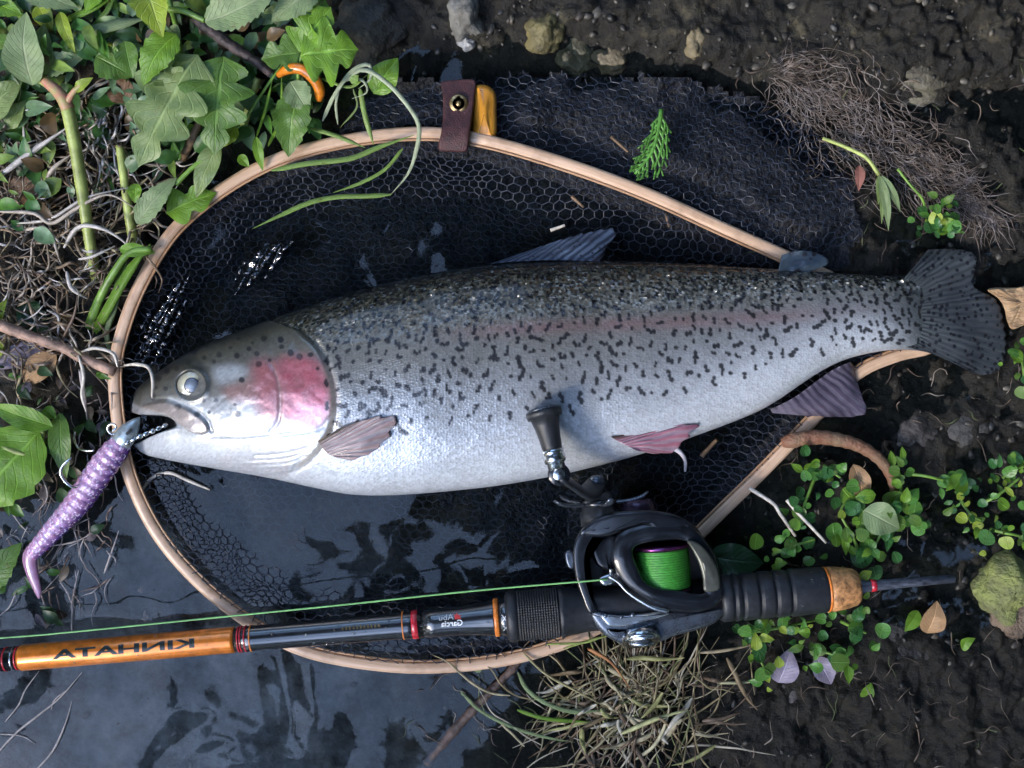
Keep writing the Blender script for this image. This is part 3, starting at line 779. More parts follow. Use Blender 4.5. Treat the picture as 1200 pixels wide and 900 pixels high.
# each scale a little lighter or darker
hs = N(nt, "ShaderNodeMix", data_type='RGBA', blend_type='MULTIPLY'); hs.inputs[0].default_value = 1.0
sv = N(nt, "ShaderNodeSeparateColor"); L(vo.outputs["Color"], sv.inputs[0])
mr = N(nt, "ShaderNodeMapRange", i_3=0.84, i_4=1.12); L(sv.outputs[1], mr.inputs[0])
cmb = N(nt, "ShaderNodeCombineColor"); [L(mr.outputs[0], cmb.inputs[k]) for k in range(3)]
L(at.outputs["Color"], hs.inputs[6]); L(cmb.outputs[0], hs.inputs[7]); L(hs.outputs[2], b.inputs["Base Color"])
b.inputs["Metallic"].default_value = 0.32; b.inputs["Roughness"].default_value = 0.27; b.inputs["Specular IOR Level"].default_value = 0.6
b.inputs["Coat Weight"].default_value = 0.35; b.inputs["Coat Roughness"].default_value = 0.12
rgh = N(nt, "ShaderNodeMapRange", i_3=0.29, i_4=0.17); L(ba.outputs["Fac"], rgh.inputs[0]); L(rgh.outputs[0], b.inputs["Roughness"])
uvb = np.stack([FX * S, arc * S], -1)
trout = thing("trout", "silver rainbow trout with black spots and pink cheek lying in the landing net", "fish", P(620, 450, -0.01))
F = grid_faces(len(fx), len(th), True)
nF = len(th)
V = body.reshape(-1, 3)
mesh_obj("body", V, np.concatenate([F]), tr_m, trout, uv=uvb.reshape(-1, 2), cols=col.reshape(-1, 3), attrs={"scal": scal, "back": back})
# --- eye
def surf_z(x, y, rad=2.5):
    d2 = np.where(upper, (PX - x) ** 2 + (PY - y) ** 2, 1e9)
    k = np.argpartition(d2.ravel(), 6)[:6]
    return float(body[..., 2].ravel()[k].mean())
def dome(cx, cy, z, r, h, mat, name, parent, seg=40, tilt=(0, 0)):
    rs = np.linspace(1, 0.02, 9)
    c = np.array(P(cx, cy, z))
    pth = [(c[0] + tilt[0] * h * (1 - k * k), c[1] + tilt[1] * h * (1 - k * k), z + h * (1 - k * k)) for k in rs]
    V, F, UV = tube(pth, rs * r * S, seg, up=(0, 1, 0))
    return mesh_obj(name, V, F, mat, parent, uv=UV)
ez = surf_z(224, 451)
def ring_mat(name, c_in, c_out, r0, r1, ctr):
    m, nt, b, out = newmat(name); L = nt.links.new
    tc = N(nt, "ShaderNodeTexCoord"); sb = N(nt, "ShaderNodeVectorMath", operation='SUBTRACT'); sb.inputs[1].default_value = ctr; L(tc.outputs["Object"], sb.inputs[0])
    ml = N(nt, "ShaderNodeVectorMath", operation='MULTIPLY'); ml.inputs[1].default_value = (1, 1, 0); L(sb.outputs[0], ml.inputs[0])
    ln = N(nt, "ShaderNodeVectorMath", operation='LENGTH'); L(ml.outputs[0], ln.inputs[0])
    mr = N(nt, "ShaderNodeMapRange", i_1=r0, i_2=r1); L(ln.outputs["Value"], mr.inputs[0])
    nz = N(nt, "ShaderNodeTexNoise", i_Scale=420.0, i_Detail=4.0); L(tc.outputs["Object"], nz.inputs["Vector"])
    ad = N(nt, "ShaderNodeMath", operation='MULTIPLY_ADD', i_1=0.35, i_2=-0.16); L(nz.outputs["Fac"], ad.inputs[0])
    a2 = N(nt, "ShaderNodeMath", operation='ADD'); L(mr.outputs[0], a2.inputs[0]); L(ad.outputs[0], a2.inputs[1])
    rp = ramp(nt, [(0.0, c_in), (0.45, tuple(0.6 * a + 0.4 * q for a, q in zip(c_in, c_out))), (1.0, c_out)]); L(a2.outputs[0], rp.inputs[0]); L(rp.outputs[0], b.inputs["Base Color"])
    b.inputs["Roughness"].default_value = 0.18; b.inputs["Coat Weight"].default_value = 1.0; b.inputs["Coat Roughness"].default_value = 0.03
    return m
ctr = P(224, 451, ez + .002)
eye = dome(224, 451, ez - 0.0005, 15.5, 0.0026, ring_mat("iris", (.58, .55, .38), (.26, .25, .20), 7.5 * S, 15 * S, ctr), "eye", trout)
dome(224.5, 451.5, ez + 0.0015, 8.6, 0.0011, ring_mat("pupil", (.20, .24, .30), (.05, .06, .09), 1 * S, 8.5 * S, ctr), "pupil", eye)
# --- fins
def fin_mat(name, c_web, c_ray, rays, spots=None, edge=None, translucent=.25):
    m, nt, b, out = newmat(name); L = nt.links.new
    tc = N(nt, "ShaderNodeTexCoord"); sp = N(nt, "ShaderNodeSeparateXYZ"); L(tc.outputs["UV"], sp.inputs[0])
    nz = N(nt, "ShaderNodeTexNoise", i_Scale=60.0, i_Detail=3.0); L(tc.outputs["Object"], nz.inputs["Vector"])
    mu = N(nt, "ShaderNodeMath", operation='MULTIPLY', i_1=rays); L(sp.outputs[0], mu.inputs[0])
    ad = N(nt, "ShaderNodeMath", operation='ADD'); L(mu.outputs[0], ad.inputs[0]); L(nz.outputs["Fac"], ad.inputs[1])
    pp = N(nt, "ShaderNodeMath", operation='PINGPONG', i_1=0.5); L(ad.outputs[0], pp.inputs[0])
    mr = N(nt, "ShaderNodeMapRange", i_1=0.12, i_2=0.34); L(pp.outputs[0], mr.inputs[0])
    x = N(nt, "ShaderNodeMix", data_type='RGBA'); x.inputs[6].default_value = c3(c_web); x.inputs[7].default_value = c3(c_ray); L(mr.outputs[0], x.inputs[0])
    cur = x.outputs[2]
    n5 = N(nt, "ShaderNodeTexNoise", i_Scale=45.0, i_Detail=5.0); L(tc.outputs["Object"], n5.inputs["Vector"])
    dk = N(nt, "ShaderNodeMix", data_type='RGBA', blend_type='MULTIPLY'); dk.inputs[0].default_value = 1.0
    r5 = ramp(nt, [(0.3, (.55, .55, .6)), (0.65, (1.15, 1.15, 1.15))]); L(n5.outputs["Fac"], r5.inputs[0]); L(cur, dk.inputs[6]); L(r5.outputs[0], dk.inputs[7]); cur = dk.outputs[2]
    if edge:
        ee = N(nt, "ShaderNodeMapRange", i_1=edge[1], i_2=edge[2]); L(sp.outputs[edge[3]], ee.inputs[0])
        y = N(nt, "ShaderNodeMix", data_type='RGBA'); y.inputs[7].default_value = c3(edge[0]); L(ee.outputs[0], y.inputs[0]); L(cur, y.inputs[6]); cur = y.outputs[2]
    if spots:
        vo = N(nt, "ShaderNodeTexVoronoi", i_Scale=spots[0], i_Randomness=0.9); L(tc.outputs["Object"], vo.inputs["Vector"])
        ms = N(nt, "ShaderNodeMapRange", i_1=spots[1], i_2=spots[1] + .10, i_3=.92, i_4=0.0); L(vo.outputs["Distance"], ms.inputs[0])
        y = N(nt, "ShaderNodeMix", data_type='RGBA'); y.inputs[7].default_value = (.012, .013, .02, 1); L(ms.outputs[0], y.inputs[0]); L(cur, y.inputs[6]); cur = y.outputs[2]
    L(cur, b.inputs["Base Color"]); b.inputs["Roughness"].default_value = 0.34; b.inputs["Coat Weight"].default_value = 0.3
    bp = N(nt, "ShaderNodeBump", i_Strength=0.6, i_Distance=0.0008); L(mr.outputs[0], bp.inputs["Height"]); L(bp.outputs[0], b.inputs["Normal"])
    tr = N(nt, "ShaderNodeBsdfTranslucent"); L(cur, tr.inputs[0])
    ms = N(nt, "ShaderNodeMixShader", i_0=translucent); L(b.outputs[0], ms.inputs[1]); L(tr.outputs[0], ms.inputs[2]); L(ms.outputs[0], out.inputs[0])
    return m
def fin(name, base, tip, zb, zt, mat, nu=70, nv=26, rays=16, thick=0.0011, bow=0.0, ragged=1.0):
    a = spline(base, nu); t = spline(tip, nu)
    u = np.linspace(0, 1, nu); v = np.linspace(0, 1, nv)
    rag = 1 - ragged * 0.035 * (1 + np.sin(u * rays * 2 * math.pi)) - ragged * .02 * np.sin(u * 37)
    vv = v[None] * (1 - (1 - rag)[:, None] * v[None] ** 6)
    XY = a[:, None] * (1 - vv[..., None]) + t[:, None] * vv[..., None]
    z = zb * (1 - vv) + zt * vv + bow * np.sin(vv * math.pi) + 0.0006 * np.sin(u * rays * 2 * math.pi)[:, None] * vv + 0.0022 * (fbm(u[:, None] * 3 + 0 * vv, vv * 2, 91) - .47) * 2
    tk = thick * (1 - .8 * vv)
    topv = PA(XY[..., 0], XY[..., 1], z + tk / 2).reshape(-1, 3); botv = PA(XY[..., 0], XY[..., 1], z - tk / 2).reshape(-1, 3)
    n = nu * nv; f1 = grid_faces(nu, nv)
    loop = [i * nv for i in range(nu)] + [(nu - 1) * nv + j for j in range(1, nv)] + [i * nv + nv - 1 for i in range(nu - 2, -1, -1)] + [j for j in range(nv - 2, 0, -1)]
    side = np.array([[loop[k], loop[(k + 1) % len(loop)], loop[(k + 1) % len(loop)] + n, loop[k] + n] for k in range(len(loop))])
    uu = np.stack([np.repeat(u, nv), np.tile(v, nu)], -1)
    return mesh_obj(name, np.vstack([topv, botv]), np.concatenate([f1[:, ::-1], f1 + n, side]), mat, trout, uv=np.vstack([uu, uu]))
tail_m = fin_mat("tail_fin_skin", (.058, .070, .080), (.105, .118, .128), 26, spots=(225, .27), edge=((.095, .108, .112), .42, .05, 1), translucent=.4)
fin("tail_fin", [(1058, 328), (1064, 345), (1068, 367), (1064, 390), (1058, 406)],
    [(1088, 292), (1112, 291), (1135, 294), (1145, 301), (1143, 318), (1139, 331), (1150, 341), (1166, 350), (1176, 372), (1179, 402), (1176, 425), (1166, 437), (1142, 438), (1112, 419)], 0.0190, 0.011, tail_m, nu=140, nv=40, rays=26, thick=.004, bow=.002, ragged=.25)
anal_m = fin_mat("anal_fin_skin", (.075, .060, .095), (.17, .15, .20), 13, edge=((.30, .28, .36), .72, 1.1, 0), translucent=.2)
fin("anal_fin", [(996, 424), (975, 434), (955, 448), (930, 466), (903, 480)], [(1001, 428), (1004, 445), (1012, 468), (1016, 482), (1006, 488), (975, 489), (940, 487), (905, 484)], 0.022, 0.012, anal_m, rays=13, thick=.003, ragged=.3)
pec_m = fin_mat("pectoral_fin_skin", (.38, .27, .27), (.44, .38, .38), 9, edge=((.12, .09, .06), .24, .02, 0), translucent=.2)
pz = surf_z(388, 516)
fin("pectoral_fin", [(372, 517), (376, 522), (382, 530), (392, 536)], [(400, 501), (432, 490), (458, 487), (468, 489), (464, 500), (452, 518), (436, 531), (412, 540)], pz + .001, surf_z(450, 510) + .004, pec_m, rays=9, bow=.002, thick=.002)
pel_m = fin_mat("pelvic_fin_skin", (.36, .14, .19), (.44, .29, .33), 8, edge=((.09, .05, .035), .30, .05, 0), translucent=.15)
fin("pelvic_fin", [(716, 512), (722, 516), (734, 522), (746, 528)], [(760, 503), (800, 497), (818, 498), (812, 508), (800, 520), (790, 530), (765, 532)], surf_z(722, 514) + .001, surf_z(790, 508) + .002, pel_m, rays=8, thick=.002)
dor_m = fin_mat("dorsal_fin_skin", (.035, .050, .085), (.10, .135, .20), 12, spots=(230, .14), translucent=.2)
fin("dorsal_fin", [(575, 309), (610, 306), (650, 305), (702, 306)], [(612, 296), (665, 278), (706, 268), (722, 267), (720, 279), (712, 288), (708, 299)], 0.034, 0.024, dor_m, rays=12, thick=.003)
fin("adipose_fin", [(912, 318), (930, 318), (948, 319)], [(916, 299), (932, 294), (952, 295), (968, 302), (970, 309), (958, 315)], 0.030, 0.030, fin_mat("adipose_fin_skin", (.035, .055, .085), (.05, .075, .10), 1, spots=(150, .22)), nu=40, nv=16, rays=1, thick=.004, ragged=0)
# ------------------------------------------------------------------ fishing rod
ROD_Z = 0.034
def rod_pt(x, off=0.0, z=ROD_Z):
    """point of the rod axis above photo column x; off = pixels across (positive = down in the picture)"""
    return P(x + off * 0.0845, 773 - 0.0848 * x + off * 0.9964, z)
def rod_part(name, prof, mat, parent, seg=40):
    """prof: list of (photo column, radius in pixels)"""
    k = S * (H - ROD_Z) / H
    V, F, UV = tube([rod_pt(x) for x, r in prof], [r * k for x, r in prof], seg)
    return mesh_obj(name, V, F, mat, parent, uv=UV)
rod = thing("fishing_rod", "black fishing rod with orange section lying across the net's lower edge", "fishing rod", rod_pt(500, 0, 0.0))
black_gloss = M("rod_lacquer", (0.010, 0.011, 0.013), rough=0.2, spec=1.0, var=0.3, vscale=80, coat=0.6, coatr=.16)
black_rubber = M("black_rubber", (0.016, 0.018, 0.022), rough=0.42, var=0.3, vscale=250, bump=0.0002, bscale=1500)
silver = M("polished_metal", (0.62, 0.64, 0.66), rough=0.2, metal=1.0, var=0.1, vscale=300)
orange_lac = M("orange_lacquer", (0.85, 0.235, 0.022), rough=0.30, metal=.5, var=0.22, vscale=140, coat=0.8, coatr=.2)
orange_thin = M("orange_thread", (0.70, 0.20, 0.03), rough=0.3, var=0.2, vscale=500)
red_thread = M("red_thread", (0.50, 0.02, 0.035), rough=0.25, var=0.2, vscale=500, coat=.5)
cork_m = M("burl_cork", (0.50, 0.24, 0.09), rough=0.55, var=0.5, vscale=220, bump=0.0003, bscale=700)
rod_part("blank", [(-1500, 7.5), (-600, 10), (-150, 12.5), (24, 13.6)], black_gloss, rod)
for x in (8, 17, 22): rod_part("thread_ring", [(x - 1.0, 13.6), (x - .8, 14.1), (x + .8, 14.1), (x + 1.0, 13.6)], red_thread if x != 17 else silver, rod)
rod_part("orange_section", [(24, 13.8), (27, 15.2), (150, 15.2), (272, 15.2), (276, 14.9)], orange_lac, rod, 64)
rod_part("fore_blank", [(276, 14.8), (296, 15.0), (300, 14.6), (380, 14.9), (465, 15.6), (478, 16.4), (496, 16.5)], black_gloss, rod, 64)
for x, m_ in ((281, red_thread), (284, red_thread), (289, red_thread), (295, orange_thin), (473, orange_thin)):
    rod_part("thread_ring", [(x - .9, 14.5), (x - .7, 15.5 + (x > 400) * 1.0), (x + .7, 15.5 + (x > 400) * 1.0), (x + .9, 14.5)], m_, rod)
rod_part("thread_ring", [(483, 16), (483.4, 16.9), (490, 16.9), (490.6, 16)], red_thread, rod)
rod_part("flared_collar", [(496, 16.4), (510, 16.4), (535, 16.8), (555, 18.0), (570, 19.8), (578, 21.2), (580, 21.3)], black_gloss, rod, 64)
rod_part("orange_ring", [(579, 20.8), (579.6, 22), (584.2, 22.2), (584.8, 21)], orange_thin, rod, 64)
rod_part("hood", [(584.8, 21.2), (592, 21.6), (600, 21.8)], black_gloss, rod, 64)
# knurled locking nut: real little ridges around it
def knurled(name, x0, x1_, r, parent):
    k = S * (H - ROD_Z) / H
    nx, nth = 34, 180
    xs = np.linspace(x0, x1_, nx); V = []
    a = np.array(rod_pt(x0)); bb_ = np.array(rod_pt(x1_)); ax = bb_ - a; ln = np.linalg.norm(ax); ax /= ln
    up_ = np.array([0, 0, 1.0]); sd = np.cross(ax, up_)
    thn = np.linspace(0, 2 * math.pi, nth, endpoint=False)
    for i, x in enumerate(xs):
        c = a + ax * ln * i / (nx - 1)
        rr = r * (1 - 0.035 * (i % 2)) - (0.5 * ((np.arange(nth) % 3) == 0))
        if i in (0, nx - 1): rr = np.full(nth, r - 2.5)
        V.append(c + (rr * k)[:, None] * (np.cos(thn)[:, None] * sd + np.sin(thn)[:, None] * up_))
    V = np.vstack(V); F = grid_faces(nx, nth, True).tolist(); F.append(list(range(nth))); F.append([(nx - 1) * nth + q for q in range(nth)][::-1])
    return mesh_obj(name, V, F, black_rubber, parent, smooth=False)
rod_part("nut_collar", [(593, 24), (595, 28.5), (598, 29.8), (603, 30), (606, 28.8), (607, 28)], black_rubber, rod, 64)
knurled("locking_nut", 606, 655, 29.4, rod)
rod_part("reel_seat", [(655, 27), (656, 29), (660, 29.2), (664, 27.5), (690, 25), (760, 24), (848, 24)], black_rubber, rod, 64)
gp = [(842, 25), (846, 27.5)]
for x in (858, 868, 888, 906, 924):
    gp += [(x - 5, 27.2), (x - 2.2, 26.8), (x - 1.5, 24.6), (x + 0.6, 24.6), (x + 1.6, 27.6), (x + 3.4, 27.9)]
gp += [(940, 27.2), (962, 26.6), (966, 26.2), (967, 25.4)]
rod_part("rear_grip", gp, black_rubber, rod, 72)
rod_part("orange_ring", [(966.6, 25), (966.8, 26.4), (969.4, 26.4), (969.8, 25)], orange_thin, rod, 64)
rod_part("cork_ring", [(969.6, 26.0), (975, 26.2), (990, 24.2), (1001, 21.5), (1005, 18.5), (1006, 10)], cork_m, rod, 64)
rod_part("butt_blank", [(1004, 9.5), (1012, 8.4), (1016, 6.6), (1060, 5.6), (1118, 4.8), (1119, 2.5)], M("bare_blank", (0.075, 0.085, 0.11), rough=0.3, var=0.5, vscale=180, stretch=(1, 4, 1)), rod)
rod_part("thread_ring", [(1020, 6), (1020.4, 7.4), (1026, 7.2), (1026.6, 6)], red_thread, rod)

def on_rod(name, text, x0, x1_, off_c, hpx, radius, mat, parent, mirror=True, bold=0.0):
    """lettering laid on the rod's round surface; the photo shows it mirrored"""
    cu = bpy.data.curves.new("lettering", 'FONT'); cu.body = text; cu.extrude = 0.0; cu.offset = bold; cu.resolution_u = 3
    ob = bpy.data.objects.new("lettering", cu); scene.collection.objects.link(ob)
    bpy.context.view_layer.update()
    dg = bpy.context.evaluated_depsgraph_get()
    me = ob.evaluated_get(dg).to_mesh()
    bm = bmesh.new(); bm.from_mesh(me)
    ys = [q.co.y for q in bm.verts]
    for yc in np.linspace(min(ys), max(ys), 12)[1:-1]:
        bmesh.ops.bisect_plane(bm, geom=bm.verts[:] + bm.edges[:] + bm.faces[:], plane_co=(0, float(yc), 0), plane_no=(0, 1, 0))
    bm.verts.index_update()
    v = np.array([q.co[:] for q in bm.verts]); f = [tuple(w_.index for w_ in p_.verts) for p_ in bm.faces]
    bm.free()
    ob.evaluated_get(dg).to_mesh_clear()
    bpy.data.objects.remove(ob); bpy.data.curves.remove(cu)
    mn, mx = v.min(0), v.max(0)
    uu = (v[:, 0] - mn[0]) / (mx[0] - mn[0]); vv = (v[:, 1] - mn[1]) / (mx[1] - mn[1])
    if mirror: uu = 1 - uu
    xs = x0 + (x1_ - x0) * uu
    off = off_c - (vv - .5) * hpx                     # pixels across the rod
    rad_ = np.interp(xs, *radius) if isinstance(radius, tuple) else np.full(len(xs), radius)
    s_ = np.clip(off / rad_, -0.98, 0.98)
    z = ROD_Z + (rad_ * np.sqrt(1 - s_ ** 2)) * S * (H - ROD_Z) / H + 0.00012
    kk = S * (H - ROD_Z) / H
    base = np.array([rod_pt(x) for x in xs])
    d_ = np.array([0.0845, -0.9964]) * 1.0
    V = np.stack([base[:, 0] + d_[0] * off * kk, base[:, 1] + d_[1] * off * kk, z], -1)
    return mesh_obj(name, V, f, mat, parent, smooth=False)
white_ink = M("white_ink", (0.75, 0.76, 0.76), rough=0.4, var=0.05)
grey_ink = M("grey_ink", (0.42, 0.44, 0.45), rough=0.4, var=0.05)
black_ink = M("black_ink", (0.008, 0.014, 0.012), rough=0.3, var=0.1)
gold_ink = M("gold_ink", (0.16, 0.12, 0.05), rough=0.35, metal=.5, var=0.2)
ob_ = [o for o in bpy.data.objects if o.name.startswith("orange_section")][0]
on_rod("lettering", "KINHATA", 67, 232, -3.2, 10.5, 15.35, black_ink, ob_, bold=.03)
fc_ = [o for o in bpy.data.objects if o.name.startswith("flared_collar")][0]
rtab = ([496, 510, 535, 555, 570, 580], [16.6, 16.6, 17.0, 18.2, 20.0, 21.5])
on_rod("lettering", "Garcia", 518, 543, -1.2, 7.0, rtab, white_ink, fc_, bold=.02)
on_rod("lettering", "Abu", 516, 533, -8.2, 6.0, rtab, grey_ink, fc_)
hd_ = [o for o in bpy.data.objects if o.name == "hood"][0]
on_rod("lettering", "X", 588, 595, -2.5, 9, 21.9, white_ink, hd_)
on_rod("lettering", "x", 589, 595, 9, 6, 21.9, grey_ink, hd_)
def on_rod_poly(name, pts, radius, mat, parent):
    """flat emblem; pts in (photo column, pixels across)"""
    o = np.array(pts, float); kk = S * (H - ROD_Z) / H
    z = ROD_Z + radius * np.sqrt(1 - np.clip(o[:, 1] / radius, -.98, .98) ** 2) * kk + .00014
    base = np.array([rod_pt(x) for x in o[:, 0]])
    V = np.stack([base[:, 0] + .0845 * o[:, 1] * kk, base[:, 1] - .9964 * o[:, 1] * kk, z], -1)
    return mesh_obj(name, V, [tuple(range(len(V)))], mat, parent, smooth=False)
on_rod_poly("red_crown_emblem", [(534, -5.4), (534, -9.0), (532.5, -11.4), (535.5, -10.0), (537, -12.2), (538.5, -9.6), (542.5, -9.0), (540, -7.6), (542, -5.4)], 17, M("red_ink", (0.55, 0.03, 0.02), rough=.4, var=.1), fc_)
fb_ = [o for o in bpy.data.objects if o.name == "fore_blank"][0]
for k in range(11):
    x = 403 + k * 4.2
    on_rod_poly("gold_mark", [(x, -3.6), (x, -6.6 - (k % 3)), (x + 1.2, -6.8 - (k % 2)), (x + 2.4, -5.2), (x + 2.6, -3.8)], 15.4, gold_ink, fb_)

# ------------------------------------------------------------------ baitcasting reel
reel = thing("baitcasting_reel", "black low-profile baitcasting reel with green line, mounted on the rod", "fishing reel", P(760, 690, 0.03))
rk_black = M("reel_black", (0.008, 0.010, 0.014), rough=0.22, var=0.3, vscale=120, coat=.12)
rk_matte = M("reel_graphite", (0.022, 0.025, 0.030), rough=0.36, var=0.3, vscale=200)
rk_gun = M("reel_gunmetal", (0.12, 0.14, 0.17), rough=0.27, metal=0.75, var=0.2, vscale=150)
rk_dark = M("reel_inside", (0.006, 0.007, 0.009), rough=0.4, var=0.3)
def rpx(*pts): return [(640 + .2555 * X, 540 + .2555 * Y) for X, Y in pts]
def part(name, geo, mat, parent, smooth=True):
    V, F, UV = geo
    return mesh_obj(name, V, F, mat, parent, smooth=smooth, uv=UV)
part("frame_base", pillow(rpx((135, 430), (160, 330), (260, 270), (420, 250), (600, 270), (720, 350), (800, 480), (812, 620), (770, 710), (640, 770), (460, 800), (300, 780), (215, 690), (165, 570)), 0.016, 0.031, bevel=5, n=90), rk_dark, reel)
part("front_frame", pillow(rpx((122, 440), (128, 380), (150, 330), (200, 285), (262, 258), (320, 250), (322, 290), (262, 326), (212, 378), (190, 445), (194, 530), (212, 605), (236, 680), (196, 700), (160, 620), (132, 530)), 0.026, 0.053, bevel=4, n=120), rk_black, reel)
part("crossbar", pillow(rpx((200, 395), (225, 365), (300, 340), (330, 350), (318, 400), (312, 470), (300, 520), (262, 500), (225, 470)), 0.028, 0.046, bevel=5, n=60), rk_black, reel)
# handle-side plate
hsp = part("handle_side_plate", pillow(rpx((150, 330), (210, 272), (300, 238), (410, 226), (520, 230), (620, 256), (690, 305), (720, 360), (690, 352), (620, 300), (520, 280), (420, 288), (345, 322), (290, 345), (220, 350)), 0.018, 0.060, bevel=5, n=110, zfun=lambda x, y: 0.004 * np.sin((np.asarray(x) - 676) / 150 * math.pi)), rk_black, reel)
part("plate_ridge", tube([P(*q, 0.061) for q in spline(rpx((160, 335), (240, 290), (340, 262), (450, 252), (560, 262), (650, 300)), 30)], 0.0009, 8), rk_gun, hsp)
# palm-side plate with bright upper step
psp = part("palm_side_plate", pillow(rpx((185, 680), (260, 692), (350, 698), (450, 692), (540, 684), (620, 690), (720, 690), (806, 668), (812, 700), (770, 745), (690, 775), (600, 800), (520, 830), (430, 846), (340, 836), (270, 800), (222, 750)), 0.016, 0.049, bevel=7, n=120, dome=.001), rk_gun, reel)
part("bright_step", pillow(rpx((250, 704), (350, 708), (450, 700), (545, 690), (560, 706), (470, 734), (380, 756), (300, 762), (268, 742)), 0.046, 0.0525, bevel=3, n=70), M("reel_silver", (0.42, 0.47, 0.52), rough=0.24, metal=.85, var=.12, vscale=200), psp)
part("bright_step", pillow(rpx((276, 772), (330, 776), (420, 762), (500, 738), (512, 752), (440, 790), (360, 812), (310, 808)), 0.044, 0.0505, bevel=2.5, n=70), rk_gun, psp)
for X, Y, r_ in ((272, 712, 2.6), (345, 718, 2.2), (398, 708, 2.8)):
    dome(640 + .2555 * X, 540 + .2555 * Y, 0.0523, r_, 0.0007, rk_gun, "screw", psp, seg=16)
# brake dial: disc leaning towards the lower edge of the picture
dc = np.array(P(751.5, 750, 0.0480)); dn = np.array([0.05, -0.86, 0.51]); dn /= np.linalg.norm(dn)
def lathe(c, n, prof, seg=48):
    """prof: (radius m, height m along n)"""
    c = np.asarray(c, float); n = np.asarray(n, float)
    return tube([c + n * h for r_, h in prof], [r_ for r_, h in prof], seg, up=(0.3, 0.1, 1.0) if abs(n[2]) < .9 else (0, 1, 0))
dial = part("brake_dial", lathe(dc - dn * .004, dn, [(.0128, 0), (.0128, .0045), (.0122, .0055), (.0108, .0056), (.0100, .0046)]), silver, reel)
part("dial_face", lathe(dc - dn * .004, dn, [(.0099, .0030), (.0099, .0044), (.0060, .0048), (.0056, .0058), (.0030, .0062), (.0002, .0063)]), rk_gun, dial)
part("dial_grip", tube([dc + dn * .0024 + np.array([-.0085, 0, 0]), dc + dn * .0028, dc + dn * .0024 + np.array([.0085, 0, 0])], [.0012, .0017, .0012], 8), silver, dial)
# spool with green braid
A_ax = np.array([-0.0845, 0.9964, 0.0])
sc0 = np.array(P(776, 664, 0.043))
kk = S * (H - .043) / H
spool = part("spool", lathe(sc0 - A_ax * .0165, A_ax, [(.0185, 0), (.0192, .0008), (.0192, .0018), (.0182, .0026), (.010, .0026), (.010, .0285), (.0180, .0290), (.0196, .0298), (.0196, .0312), (.0180, .0320), (.009, .0322)], 64), M("spool_purple", (0.19, 0.05, 0.17), rough=.2, metal=.9, var=.1), reel)
wr = []
nw = 44
for i in range(nw + 1):
    h = .0030 + .0256 * i / nw
    for q, rr in ((0, .0176), (.4, .01795), (.8, .0176)):
        wr.append((rr + .00016 * math.sin(i * 2.3) + .0006 * math.sin(i / nw * math.pi), h + q * .0256 / nw * (1 if i < nw else 0)))
green_line = M("green_braid", (0.055, 0.30, 0.035), rough=0.5, var=0.3, vscale=400, stretch=(1, 6, 1))
part("wound_line", lathe(sc0 - A_ax * .0165, A_ax, wr, 72), green_line, spool)
# hood with the spool window
zf = lambda x, y: -0.00006 * np.abs(np.asarray(y) - 655) - 0.00004 * np.abs(np.asarray(x) - 765)
part("hood", ring_shell(rpx((300, 430), (318, 350), (380, 300), (480, 274), (590, 274), (690, 318), (765, 415), (806, 540), (800, 640), (720, 690), (590, 690), (470, 645), (370, 575), (318, 510)),
                        rpx((400, 430), (408, 398), (450, 380), (540, 366), (625, 366), (672, 400), (706, 470), (724, 540), (730, 596), (690, 606), (600, 592), (520, 584), (458, 556), (424, 492)), 0.030, 0.0655, zfun=zf, crown=.03), rk_black, reel)
part("thumb_bar", pillow(rpx((648, 368), (690, 374), (742, 420), (782, 486), (798, 552), (788, 592), (726, 598), (718, 540), (700, 470), (672, 412)), 0.040, 0.0675, bevel=3, n=80, dome=.001), M("thumb_bar_grey", (0.085, 0.09, 0.075), rough=.34, metal=.35, var=.2, vscale=160), reel)
part("hood_trim", tube([P(*q, 0.0615) for q in spline(rpx((286, 528), (330, 556), (372, 600), (440, 646), (500, 676), (560, 690)), 30)], np.linspace(.0010, .0016, 30), 8), silver, reel)
lw = part("line_guide", pillow(rpx((242, 540), (280, 520), (318, 515), (326, 545), (300, 566), (262, 572)), 0.040, 0.0565, bevel=3, n=50), silver, reel)
part("guide_post", tube([P(*rpx((300, 520))[0], .056), P(*rpx((296, 498))[0], .060)], [.0016, .0012], 12), silver, lw)
part("worm_shaft", tube([P(*rpx((205, 610))[0], .036), P(*rpx((430, 655))[0], .036)], .0026, 14), rk_matte, reel)
part("crossbar", pillow(rpx((250, 590), (330, 600), (400, 640), (440, 670), (380, 680), (290, 672), (240, 640)), 0.026, 0.040, bevel=4, n=50), rk_matte, reel)
part("release_button", pillow(rpx((88, 420), (112, 410), (130, 440), (128, 490), (104, 492), (90, 460)), 0.030, 0.042, bevel=2.5, n=40), rk_gun, reel)
# cast control knob and star drag on the handle side
kc = np.array(P(748, 604, 0.042))
part("cast_control_knob", lathe(kc, A_ax, [(.0118, -.004), (.0118, .003), (.0113, .0075), (.0095, .0105), (.006, .0118), (.0003, .0122)], 40), M("knob_dark_purple", (0.055, 0.035, 0.06), rough=.25, metal=.6, var=.2), reel)
hc0 = np.array(P(703, 606, 0.043))
shaft = part("drive_shaft", lathe(hc0, A_ax, [(.0130, -.005), (.0130, .004), (.0115, .0045), (.0115, .0085), (.0090, .0095), (.0090, .016), (.0048, .0165), (.0048, .026), (.0001, .0262)], 40), rk_matte, reel)
star_c = hc0 + A_ax * .0095
e1 = np.array([0.9964, 0.0845, 0]); e2 = np.array([0, 0, 1.0])
star = part("star_drag", lathe(star_c - A_ax * .0015, A_ax, [(.0125, 0), (.0125, .0035), (.011, .0042), (.006, .0042)], 40), rk_black, reel)
